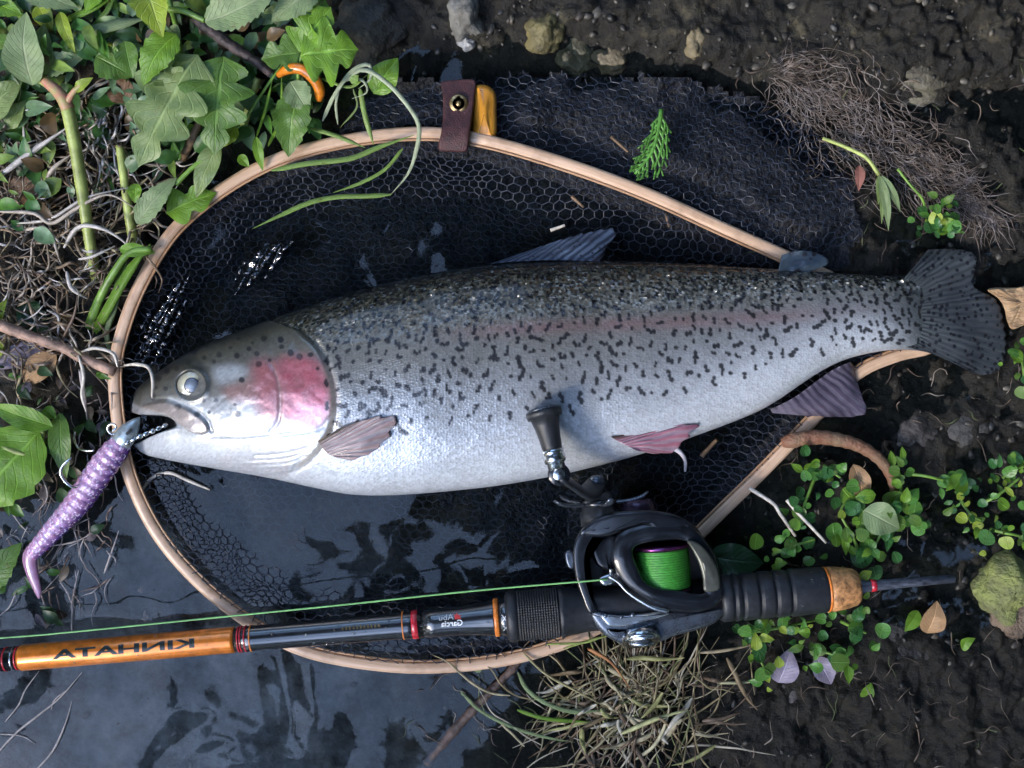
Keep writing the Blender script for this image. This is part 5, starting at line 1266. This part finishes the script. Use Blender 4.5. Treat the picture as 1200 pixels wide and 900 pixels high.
def strands(name, label, specs, mat=strand_m):
    """specs: list of (points px/py/z, radius px, colour, flat)"""
    vs, fs, cs, n0 = [], [], [], 0
    for pts, r_, c, fl in specs:
        n = max(6, len(pts) * 4)
        V, F, UV = tube([P(*q) for q in spline(pts, n)], r_ * S * np.interp(np.linspace(0, 1, n), [0, .12, .5, 1], [.45, .95, 1, .2]), 5, cap=False, flat=fl)
        vs.append(V); fs.append(np.array(F) + n0); cs.append(np.tile(c, (len(V), 1))); n0 += len(V)
    o = mesh_obj(name, np.concatenate(vs), np.concatenate(fs), mat, cols=np.concatenate(cs))
    return tag(o, label, kind="stuff")
def wander(x, y, ang, ln, k, jit, z0, zamp):
    pts = [];
    for i in range(k):
        pts.append((x, y, max(gz(x, y), z0) + abs(random.gauss(0, zamp)) + .002)); ang += random.gauss(0, jit); x += math.cos(ang) * ln / k; y += math.sin(ang) * ln / k
    return pts
sp_l = []
pal = [(.46, .40, .34), (.36, .28, .20), (.55, .52, .50), (.24, .17, .11), (.40, .34, .20), (.30, .24, .19), (.16, .11, .08)]
for _ in range(560):
    x, y = U(-20, 175), U(110, 425)
    if x > 120 and y > 300: continue
    sp_l.append((wander(x, y, random.choice([.6, 2.4, 1.2, 0, -.4]) + random.gauss(0, .5), U(30, 90), 5, .45, .008, .008), U(.7, 1.9), random.choice(pal), U(.5, 1)))
for _ in range(60):                                       # whitish fibrous roots below the red joint
    x = 126 + random.gauss(0, 17); y = U(112, 200)
    sp_l.append((wander(x, y, 1.55 + random.gauss(0, .35), U(25, 75), 6, .45, .012, .008), U(.6, 1.9), random.choice([(.56, .52, .48), (.40, .34, .28), (.62, .58, .56), (.30, .22, .15)]), U(.5, 1)))
for pts, r_ in (([(0, 248, .03), (40, 250, .032), (60, 262, .03), (90, 244, .034), (125, 228, .036), (152, 240, .03), (164, 250, .024)], 2.3), ([(75, 290, .026), (92, 266, .034), (120, 268, .036), (146, 284, .03), (150, 296, .026)], 2.6), ([(20, 262, .024), (60, 256, .03), (100, 232, .034), (150, 220, .03)], 1.8),
                ([(55, 208, .03), (64, 196, .034), (82, 182, .034)], 2.6), ([(24, 270, .02), (50, 268, .026), (70, 286, .024), (60, 300, .02)], 2.2), ([(92, 304, .03), (110, 300, .034), (135, 288, .03)], 1.8), ([(78, 318, .024), (84, 338, .026), (102, 350, .022)], 2.6), ([(0, 206, .03), (40, 176, .032), (78, 150, .036)], 3.5)):
    sp_l.append((pts, r_, random.choice([(.60, .55, .50), (.52, .44, .36)]), 1))
strands("dry_roots", "tangle of pale dry roots and stalks on the left bank", sp_l)
sp_l = []                                                 # feathery root mat, upper right
for _ in range(1300):
    t = U(0, 1); x = 905 + 255 * t + random.gauss(0, 8); off = random.gauss(0, 27 * math.sin(math.pi * min(1, t * .9 + .12))); y = 78 + 175 * t + off
    x += -off * .45
    ang = .62 + random.gauss(0, .35) + .004 * off
    ang = .55 + 1.1 * (float(vnoise(x / 26., y / 26., 3)) - .5) * 1.6 + random.gauss(0, .14)
    sp_l.append((wander(x, y, ang, U(18, 60), 6, .40, .001, .0016), U(.2, .6), random.choice([(.17, .135, .115), (.13, .10, .08), (.22, .185, .165), (.09, .07, .055), (.27, .24, .23)]), 1))
strands("root_mat", "feathery mat of brown roots on the dark mud, upper right", sp_l)
sp_l = []                                                 # straw heap below the reel
for _ in range(250):
    a = random.gauss(0, 1); t = U(0, 1)
    cx = 735 + random.gauss(0, 52); cy = 815 + random.gauss(0, 32)
    if cy < 752: continue
    ang = math.atan2(cy - 790, cx - 640) + random.choice([1.57, -1.57]) + random.gauss(0, .6)
    sp_l.append((wander(cx, cy, ang, U(40, 150), 6, .20, .004, .003), U(.5, 1.7), random.choice([(.28, .23, .12), (.20, .16, .08), (.34, .30, .18), (.13, .085, .05), (.40, .36, .28), (.10, .065, .04), (.15, .17, .06)]), U(.25, .6)))
for pts, r_, c in (([(612, 764, .012), (640, 790, .016), (680, 812, .016), (712, 830, .014)], 1.7, (.30, .27, .13)), ([(704, 770, .014), (690, 760, .02), (716, 776, .02), (738, 806, .018)], 2.2, (.36, .16, .06)), ([(745, 890, .008), (764, 876, .012), (776, 858, .014), (784, 830, .016), (778, 820, .014)], 2.4, (.50, .45, .28)), ([(728, 860, .012), (770, 842, .016), (806, 832, .014)], 3.0, (.48, .48, .22)),
                   ([(660, 760, .018), (700, 748, .02), (730, 742, .02)], 1.6, (.26, .30, .08)), ([(640, 755, .018), (690, 752, .02), (720, 738, .018)], 1.6, (.26, .32, .08)), ([(820, 765, .008), (850, 762, .01), (885, 755, .008)], 2.2, (.34, .28, .18)), ([(840, 800, .008), (868, 800, .01), (890, 798, .008)], 2.0, (.44, .42, .24))):
    sp_l.append((pts, r_, c, 1))
for _ in range(46):
    cx, cy = 745 + random.gauss(0, 50), 825 + random.gauss(0, 28)
    sp_l.append((wander(cx, cy, random.choice([.3, 2.6, 1.2]) + random.gauss(0, .4), U(25, 90), 5, .22, .006, .004), U(1.8, 3.4), random.choice([(.40, .35, .22), (.22, .16, .09), (.48, .45, .36), (.13, .09, .06), (.30, .30, .12)]), U(.15, .3)))
strands("straw_heap", "heap of wet straw and dead grass under the reel", sp_l)
pl = thing("green_reed", "long thin green blade curving under the hoop left of the straw heap", "grass", P(620, 850, 0))
blade("blade", [(540, 810, .004), (562, 832, .006), (600, 852, .008), (640, 864, .010), (674, 870, .010)], 4.0, "PG", pl); blade("blade", [(540, 812, .006), (548, 818, .006), (556, 826, .006)], 2.5, "PG", pl)
pl = thing("bent_reed", "pair of short green blades entering the straw heap from its left", "grass", P(650, 825, 0))
blade("blade", [(607, 788, .006), (618, 808, .010), (640, 824, .012), (672, 834, .012), (708, 832, .012)], 5.0, "PG", pl); blade("blade", [(606, 832, .008), (640, 842, .012), (690, 846, .012)], 4.5, "LG", pl)
V, F, UV = tube([P(*q) for q in spline([(612, 772, .004), (585, 800, .003), (556, 830, .001), (530, 858, -.002), (500, 894, -.004)], 30)], (np.linspace(4, 7, 30) + rng.normal(0, .4, 30)) * S, 10)
o = mesh_obj("sunken_twig", V, F, M("sunken_bark", (.085, .055, .045), rough=.6, var=.5, vscale=120, bump=.001, bscale=300)); tag(o, "dark brown twig half sunk below the hoop's lowest stretch", "twig")
sp_l = []                                                 # thin white rootlets in the water, lower left
for pts, r_ in (([(-5, 885, .001), (20, 858, .002), (48, 836, .002), (72, 816, .002), (96, 788, .003)], 1.5), ([(-5, 860, .001), (24, 862, .001), (42, 872, .001)], 1.0), ([(40, 905, .001), (62, 880, .001), (76, 850, .002), (84, 822, .002)], 1.4), ([(6, 846, .001), (22, 826, .002), (30, 808, .002), (46, 786, .003)], 1.0),
                ([(60, 832, .001), (64, 820, .002), (82, 806, .002)], .8), ([(122, 672, .004), (132, 644, .006), (139, 622, .006)], 1.3), ([(84, 740, .001), (86, 700, .002), (92, 668, .004)], 1.4), ([(60, 640, .006), (90, 634, .006), (112, 622, .008)], 1.0), ([(96, 455, .02), (94, 432, .022), (100, 470, .018), (102, 492, .014)], 1.9), ([(44, 548, .02), (56, 580, .014), (44, 600, .01)], 1.0)):
    sp_l.append((pts, r_, (.50, .44, .42), 1))
for _ in range(120):
    x, y = U(-10, 135), U(440, 700); sp_l.append((wander(x, y, U(1.2, 2.4), U(20, 55), 5, .35, .000, .003), U(.4, 1.0), random.choice([(.40, .32, .28), (.26, .18, .14), (.48, .44, .44)]), 1))
strands("rootlets", "thin pale rootlets trailing in the water at lower left", sp_l)
for pts, lab in (([(146, 428, .024), (160, 427, .034), (174, 431, .042), (179, 446, .046), (178, 466, .045)], "pale bent rootlet hooked over the trout's snout"), ([(164, 578, .003), (178, 560, .004), (198, 554, .005), (218, 562, .004), (246, 574, .002)], "pale arched rootlet in the water under the trout's jaw"), ([(92, 416, .028), (98, 440, .028), (96, 462, .024), (101, 482, .02)], "pale rootlet hanging down from the pinkish twig"), ([(96, 412, .026), (112, 408, .028), (132, 414, .026), (138, 430, .024)], "thin brown rootlet arching over the pinkish twig's end")):
    V, F, UV = tube([P(*q) for q in spline(pts, 30)], np.interp(np.linspace(0, 1, 30), [0, .2, .8, 1], [1.0, 2.0, 1.9, 1.0]) * S, 8); o = mesh_obj("rootlet", V, F, SM["pw"]); tag(o, lab, "root", "pale rootlets beside the hoop")
# undergrowth: small leaves nobody could count, upper left
vs, fs, cs, n0 = [], [], [], 0
for _ in range(900):
    x, y = U(-40, 370), U(-40, 270)
    if y > 250 - x * .30 + (x < 120) * 0 and x > 40: continue
    if x < 150 and y > 150 and R() < .6: continue
    a = U(0, 6.28); ln = U(12, 34); z = max(gz(x, y), .006) + U(.002, .022)
    V, F, UV = leaf_geo((x, y, z), (x + math.cos(a) * ln, y + math.sin(a) * ln, z + U(-.006, .010)), ln * U(.35, .7), nt_=8, ns_=5, serrate=0)
    c = random.choice([(.09, .22, .03), (.05, .14, .03), (.14, .24, .12), (.20, .30, .06), (.035, .09, .03), (.06, .17, .04), (.16, .27, .14), (.14, .09, .04)])
    vs.append(V); fs.append(F + n0); cs.append(np.tile(np.array(c) * U(.75, 1.2), (len(V), 1))); n0 += len(V)
for _ in range(170):                                      # and down the left edge beside the lure
    x, y = U(-20, 132), U(430, 730)
    if x > 150 - abs(y - 500) * .35 or (y > 600 and R() < .6): continue
    a = U(0, 6.28); ln = U(8, 24); z = max(gz(x, y), .001) + U(.001, .010)
    V, F, UV = leaf_geo((x, y, z), (x + math.cos(a) * ln, y + math.sin(a) * ln, z + U(-.003, .006)), ln * U(.3, .7), nt_=8, ns_=5)
    c = random.choice([(.09, .22, .03), (.05, .13, .03), (.10, .065, .04), (.20, .15, .10), (.035, .08, .03), (.15, .12, .14), (.24, .20, .20)])
    vs.append(V); fs.append(F + n0); cs.append(np.tile(np.array(c) * U(.6, 1.1), (len(V), 1))); n0 += len(V)
o = mesh_obj("undergrowth", np.concatenate(vs), np.concatenate(fs), foliage_m, cols=np.concatenate(cs)); tag(o, "mass of small green leaves under the weeds at upper left", kind="stuff")

# cress plants on the right
def cress(label, stems, nleaf, spread, zb, rr_=(6, 12), dark=.3, wilt=0):
    at = stems[0][0]; pl = thing("cress_plant", label, "plant", P(at[0], at[1], zb), "cress plants on the right bank")
    for st in stems:
        add_stem(pl, [(x, y, zb + .006 + .008 * math.sin(i)) for i, (x, y) in enumerate(st)], 2.2, 1.3, "gr", n=16, seg=8)
        q = spline([(x, y) for x, y in st], nleaf)
        for k in range(nleaf):
            for rep in range(5):
                x = q[k][0] + random.gauss(0, spread * 1.1); y = q[k][1] + random.gauss(0, spread * 1.1); z = zb + .006 + U(.002, .022)
                rr1 = U(rr_[0] * .55, rr_[1] * .82); mt = "CD" if R() < dark else ("YG" if R() < wilt else random.choice(["CR", "CR", "LG", "MG"]))
                if R() < .55:
                    V, F, UV = round_leaf((x, y, z), rr1, (random.gauss(0, .4), random.gauss(0, .4)), U(0, 6.28), cup=U(-.15, .35), notch=R() < .5)
                else:
                    a_ = U(0, 6.28); l_ = rr1 * U(1.6, 2.6)
                    V, F, UV = leaf_geo((x, y, z), (x + math.cos(a_) * l_, y + math.sin(a_) * l_, z + U(-.004, .006)), rr1 * U(1.0, 1.7), shape=U(.55, .9), nt_=10, ns_=5)
                mesh_obj("leaf", V, F, LM[mt], pl, uv=UV)
cress("cress with glossy round leaves in the angle between hoop and dead brown leaf", [[(955, 560), (945, 585), (935, 612)], [(965, 545), (985, 560)]], 3, 11, .004, (6, 10), .5)
cress("low cress with pale wet leaves right above the rod's rear grip", [[(905, 650), (930, 640), (955, 632)]], 4, 12, .004, (6, 11), .3)
cress("dense bright cress with yellow-green leaves above the cork ring", [[(1010, 660), (1000, 630), (985, 600), (1000, 580)], [(1015, 655), (1030, 630), (1040, 600)]], 5, 14, .005, (7, 13), .25, .12)
cress("sprig of cress with paired round leaves reaching out over black mud", [[(1048, 600), (1056, 572), (1052, 545)], [(1060, 555), (1085, 558), (1115, 565)]], 2, 7, .006, (8, 12), .1)
cress("two-leaved cress seedling alone on the black mud", [[(1060, 595), (1066, 600), (1072, 610)]], 2, 5, .004, (8, 13), .1)
cress("straggling pale cress along the stalk at the right edge", [[(1120, 575), (1135, 600), (1150, 610)], [(1150, 590), (1170, 580), (1195, 560)]], 4, 13, .006, (5, 9), .25, .3)
cress("dusty yellowish cress crowding the right edge", [[(1160, 620), (1180, 625), (1205, 630)], [(1175, 560), (1190, 550), (1205, 545)]], 4, 13, .006, (5, 10), .3, .35)
cress("cress with small bright leaves pressed under the rear grip", [[(870, 742), (900, 738), (930, 732), (960, 726)]], 6, 9, .003, (5, 9), .25, .1)
cress("broad-leaved cress under the cork ring", [[(985, 728), (1000, 735), (1015, 742)], [(955, 760), (985, 770)]], 3, 11, .003, (7, 13), .3, .1)
cress("pale yellowing cress left of the grey heart-shaped leaf", [[(885, 755), (892, 775), (900, 790)]], 3, 8, .003, (6, 12), .2, .45)
cress("cress with tiny round leaves by the tail fin's upper lobe", [[(1085, 258), (1100, 265), (1125, 272)], [(1105, 240), (1095, 255)]], 3, 9, .006, (5, 9), .4, .1)
cress("small cress at the right edge below the wood chip", [[(1190, 410), (1198, 425), (1200, 445)]], 3, 7, .006, (6, 10), .2, .1)
pl = thing("pale_plant", "cress-like plant with one large pale leaf among bright cress", "plant", P(1032, 608, .006)); add_leaf(pl, (1012, 598, .028), (1054, 620, .028), 38, "PG", arch=.15); add_stem(pl, [(1020, 640, .006), (1014, 618, .016), (1012, 598, .027)], 2, 1.5, "gr")
V, F, UV = tube([P(*q) for q in spline([(916, 519, .018), (940, 514, .021), (968, 513, .022), (1005, 522, .022), (1032, 540, .02), (1047, 566, .016), (1049, 598, .010), (1046, 612, .004)], 60)], np.interp(np.linspace(0, 1, 60), [0, .05, .3, .6, 1], [5, 9, 8, 6.5, 5]) * S * (1 + .06 * np.sin(np.arange(60) * 1.7)), 14)
o = mesh_obj("arched_stalk", V, F, M("stalk_rust", (.20, .13, .075), rough=.65, var=.5, vscale=60, col2=(.20, .075, .04), bump=.0012, bscale=500)); tag(o, "thick arched brown stalk touching the hoop by the anal fin", "stalk")
for pts, r_, lab in (([(878, 572, .020), (906, 590, .022), (914, 602, .022), (932, 628, .016)], 2.4, "forked pale straw lying on the hoop above the rear grip"), ([(922, 586, .022), (936, 602, .022), (968, 636, .018)], 2.2, "straight pale straw between the cress clumps"), ([(670, 230, .010), (684, 243, .011)], 2.0, "short reddish straw on the mesh above the trout's back"), ([(645, 270, .008), (662, 264, .009)], 2.2, "tiny pale chip on the mesh above the dorsal fin"), ([(716, 160, .014), (736, 178, .014)], 2.0, "short brown straw on the folded net beside the cedar sprig"), ([(780, 250, .008), (784, 266, .008)], 1.6, "tiny red straw on the mesh left of the adipose fin"), ([(822, 535, .008), (840, 515, .010)], 3.0, "brown scrap on the mesh behind the pelvic fin")):
    V, F, UV = tube([P(*q) for q in spline(pts, 16)], np.linspace(r_, r_ * .7, 16) * S, 8); o = mesh_obj("straw_piece", V, F, SM["pw" if "pale" in lab else "br"]); tag(o, lab, "straw", "loose straws")
for pts, r_ in (([(790, 525, .022), (798, 531, .022), (803, 540, .018), (803, 552, .012)], 3.2),):
    V, F, UV = tube([P(*q) for q in spline(pts, 16)], np.linspace(r_, 1.4, 16) * S, 8); mesh_obj("fin_tip", V, F, M("fin_white", (.62, .58, .62), rough=.35, var=.15), trout)
# wilted narrow-leaved shoot under the root mat
pl = thing("wilted_shoot", "pale wilted narrow-leaved shoot hanging below the feathery root mat", "plant", P(1035, 200, .006))
add_stem(pl, [(964, 162, .014), (990, 172, .016), (1015, 185, .018), (1030, 205, .018)], 2.0, 2.4, "yg"); [add_leaf(pl, (1031 + dx, 206, .018), (1031 + ex, ey, .010), w_, mt, fold=.3) for dx, ex, ey, w_, mt in ((0, 10, 270, 11, "PG"), (2, 24, 248, 10, "PG"), (0, 2, 262, 8, "GG"), (-2, -2, 240, 8, "GG"))]
add_stem(pl, [(1052, 198, .014), (1066, 216, .016), (1080, 232, .014), (1086, 250, .01)], 1.6, 1.4, "gr")
# cedar sprig on the folded net
pl = thing("cedar_sprig", "bright green flat cedar sprig lying on the folded net", "sprig", P(765, 175, .02))
def seg_tube(a, b_, r_): return tube([P(*q) for q in spline([a, b_], 9)], r_ * S * (1 + .28 * np.abs(np.sin(np.arange(9) * 1.4))) * np.linspace(1, .55, 9), 8, flat=.5)
main = spline([(775, 128, .030), (772, 150, .029), (764, 178, .027), (744, 204, .024)], 12); pcs = [tube([P(*q) for q in main], np.linspace(2.6, 1.6, 12) * S, 8, flat=.6)]
for k in range(1, 11, 1):
    x, y, z = main[k]; d_ = main[min(k + 1, 11)] - main[k - 1]; a0 = math.atan2(d_[1], d_[0])
    for sg in (-1, 1):
        ln = (33 if sg < 0 else 25) * math.sin(math.pi * (k + 2) / 14) * U(.8, 1.15); a = a0 + sg * U(.55, .8); ex, ey = x + math.cos(a) * ln, y + math.sin(a) * ln
        pcs.append(seg_tube((x, y, z), (ex, ey, z - .002), 1.5))
        for q in (.4, .7):
            mx_, my_ = x + (ex - x) * q, y + (ey - y) * q; a2 = a + sg * U(-.7, -.4); l2 = ln * U(.25, .42); pcs.append(seg_tube((mx_, my_, z - .001), (mx_ + math.cos(a2) * l2, my_ + math.sin(a2) * l2, z), 1.3))
V, F, UV = join(pcs); mesh_obj("spray", V, F, M("cedar_green", (.085, .24, .035), rough=.4, var=.35, vscale=200, translucent=.15), pl)

# ------------------------------------------------------------------ stones and pebbles
def rock_geo(px, py, r, h, z, seed, n=40, m_=26):
    a = np.linspace(0, 2 * math.pi, n, endpoint=False); ph = np.linspace(0.02, math.pi - .02, m_)
    Pm, Am = np.meshgrid(ph, a, indexing='ij'); d_ = np.stack([np.sin(Pm) * np.cos(Am), np.sin(Pm) * np.sin(Am), np.cos(Pm)], -1)
    k = 1 + .95 * (fbm(d_[..., 0] * 1.6 + seed, d_[..., 1] * 1.6 + d_[..., 2] * 1.1, seed, 4) - .47) + .12 * (fbm(d_[..., 0] * 6 + seed, d_[..., 1] * 6 + d_[..., 2] * 4, seed + 5, 3) - .45)
    c = np.array(P(px, py, z)); V = c + d_ * k[..., None] * np.array([r * S * (1 + .25 * math.sin(seed)), r * S, h])
    return V.reshape(-1, 3), grid_faces(m_, n, True)
def rock_mat(name, a, b_, moss=None):
    a = tuple(q * .72 for q in a); b_ = tuple(q * .6 for q in b_)
    m = M(name, a, rough=.6, col2=b_, vscale=55, bump=.0018, bscale=260, spec=.4); return m
rk = [(1080, 84, 34, .012, .006, rock_mat("stone_pale", (.17, .155, .11), (.07, .062, .045)), "pale rounded stone beside the feathery root mat"), (546, 18, 24, .012, .016, rock_mat("stone_grey", (.28, .27, .24), (.10, .095, .08)), "light grey stone at the top edge above the strap"), (547, 50, 8, .006, .022, rock_mat("stone_white", (.55, .55, .54), (.35, .34, .33)), "small white pebble above the leather strap"),
      (640, 38, 24, .012, .016, rock_mat("stone_ochre", (.26, .22, .09), (.08, .07, .04)), "ochre lichened stone on the top shelf"), (675, 62, 26, .010, .016, rock_mat("stone_olive", (.16, .15, .09), (.06, .055, .035)), "olive grey stone just above the folded net"), (717, 66, 18, .008, .016, rock_mat("stone_tan", (.22, .18, .11), (.10, .08, .05)), "tan stone right of the olive grey stone"),
      (815, 50, 16, .008, .018, rock_mat("stone_yellow", (.26, .21, .12), (.10, .085, .05)), "yellowish stone on the shelf above the bag's right half"), (430, 40, 34, .012, .010, rock_mat("stone_dark", (.10, .09, .07), (.035, .03, .025)), "dark stone beside the broad bright lobed leaves"), (1120, 30, 30, .010, .006, rock_mat("stone_black", (.06, .055, .045), (.025, .022, .018)), "dark flat stone in the upper right corner"),
      (1076, 508, 20, .008, .000, rock_mat("stone_brown", (.11, .095, .085), (.04, .035, .03)), "brownish stone in black mud under the tail"), (1130, 505, 24, .008, -.002, rock_mat("stone_slate", (.09, .085, .08), (.035, .033, .03)), "dull slate stone right of the brownish one"), (862, 760 - 590, 14, .006, .012, rock_mat("stone_umber", (.12, .095, .07), (.05, .04, .03)), "umber stone at the rim of the folded net"),
      (1055, 765, 40, .010, -.004, rock_mat("stone_drab", (.08, .075, .07), (.03, .028, .025)), "drab stone below the tan leaf at lower right"), (1010, 890, 40, .010, -.004, rock_mat("stone_dusk", (.13, .12, .11), (.05, .045, .04)), "broad grey stone at the bottom edge"), (930, 815, 22, .007, -.001, rock_mat("stone_mauve", (.13, .115, .11), (.05, .045, .045)), "mauve grey stone below the pale heart-shaped leaf"),
      (165, 690, 6, .004, -.004, rock_mat("stone_pink", (.50, .38, .34), (.3, .22, .2)), "tiny pinkish pebble in the water left of the hoop"), (172, 722, 7, .004, -.003, rock_mat("stone_rose", (.52, .40, .38), (.36, .27, .26)), "rosy pebble in the water just above the line")]
for i, (x, y, r_, h, z, mt, lab) in enumerate(rk):
    V, F = rock_geo(x, y, r_ * 1.12, h, min(z, gz(x, y)) - h * .42, 3.7 * i + 1); tag(mesh_obj("stone", V, F, mt), lab, "stone", "stones on the bank")
V, F = rock_geo(1176, 690, 36, .016, .002, 41.0, 56, 36); o = mesh_obj("mossy_stone", V, F, M("moss", (.26, .29, .08), rough=.85, col2=(.12, .12, .06), vscale=70, bump=.003, bscale=300)); tag(o, "yellow-green mossy stone at the right edge beside the rod's butt", "stone")
V, F = rock_geo(1190, 722, 26, .008, .000, 47.0); o = mesh_obj("root_clod", V, F, M("clod", (.22, .16, .11), rough=.9, col2=(.12, .085, .06), vscale=80, bump=.003, bscale=400)); tag(o, "tan fibrous clod below the mossy stone", "clod")
chip = pillow([(1157, 340), (1168, 337), (1190, 337), (1222, 334), (1236, 360), (1215, 378), (1198, 382), (1186, 386), (1180, 376), (1177, 362), (1170, 350)], .000, .016, bevel=4, n=90, dome=.001, zfun=lambda x, y: (fbm(np.asarray(x) / 9., np.asarray(y) / 5., 12) - .47) * .010)
o = mesh_obj("wood_chip", chip[0], chip[1], M("raw_wood", (.46, .31, .17), rough=.7, col2=(.24, .145, .075), vscale=90, stretch=(.5, 3, 1), bump=.0012, bscale=300)); tag(o, "chunk of raw tan wood at the right edge behind the tail", "wood")
# gravel and crumbs on the open ground: uncountable
ico_v, ico_f = rock_geo(600, 450, 1, 1 * S, 0, 2.0, 8, 6); ico_v = (ico_v - np.array(P(600, 450, 0))) / S
vs, fs, cs, n0 = [], [], [], 0
gr_c = [(.03, .026, .022), (.05, .044, .036), (.09, .078, .058), (.02, .018, .015), (.12, .11, .09), (.045, .036, .027), (.05, .05, .05)]
for _ in range(1300):
    if R() < .25: x, y = U(380, 1210), U(-15, 95)
    elif R() < .55: x, y = U(840, 1215), U(60, 760)
    else: x, y = U(0, 1210), U(600, 915)
    if in_hoop(x, y): continue
    if x < 520 and y > 560 and R() < .72: continue
    r_ = 1.2 + 4.5 * R() ** 3.5; a = U(0, 6.28); z = gz(x, y) - r_ * .15 * S
    sc3 = np.array([r_ * U(.8, 1.3), r_ * U(.7, 1.1), r_ * U(.4, .8)]) * S
    v_ = ico_v * sc3; ca, sa_ = math.cos(a), math.sin(a); v_ = np.stack([v_[:, 0] * ca - v_[:, 1] * sa_, v_[:, 0] * sa_ + v_[:, 1] * ca, v_[:, 2]], -1) + np.array(P(x, y, z))
    c = np.array(random.choice(gr_c)) * U(.5, 1.0)
    vs.append(v_); fs.append(ico_f + n0); cs.append(np.tile(c, (len(v_), 1))); n0 += len(v_)
o = mesh_obj("gravel", np.concatenate(vs), np.concatenate(fs), attr_mat("gravel_stone", .5, 0), cols=np.concatenate(cs)); tag(o, "scattered small gravel and crumbs on the wet ground", kind="stuff")
sp_l = []                                                 # leaf litter threads on the mud
for _ in range(300):
    x, y = (U(860, 1210), U(60, 800)) if R() < .6 else (U(480, 1200), U(780, 905))
    if in_hoop(x, y): continue
    sp_l.append((wander(x, y, U(0, 6.28), U(10, 50), 4, .5, -.002, .002), U(.3, .9), random.choice([(.12, .09, .07), (.20, .15, .11), (.07, .05, .04), (.26, .22, .18), (.08, .10, .04)]), 1))
strands("plant_litter", "fine dead plant litter strewn over the dark mud", sp_l)
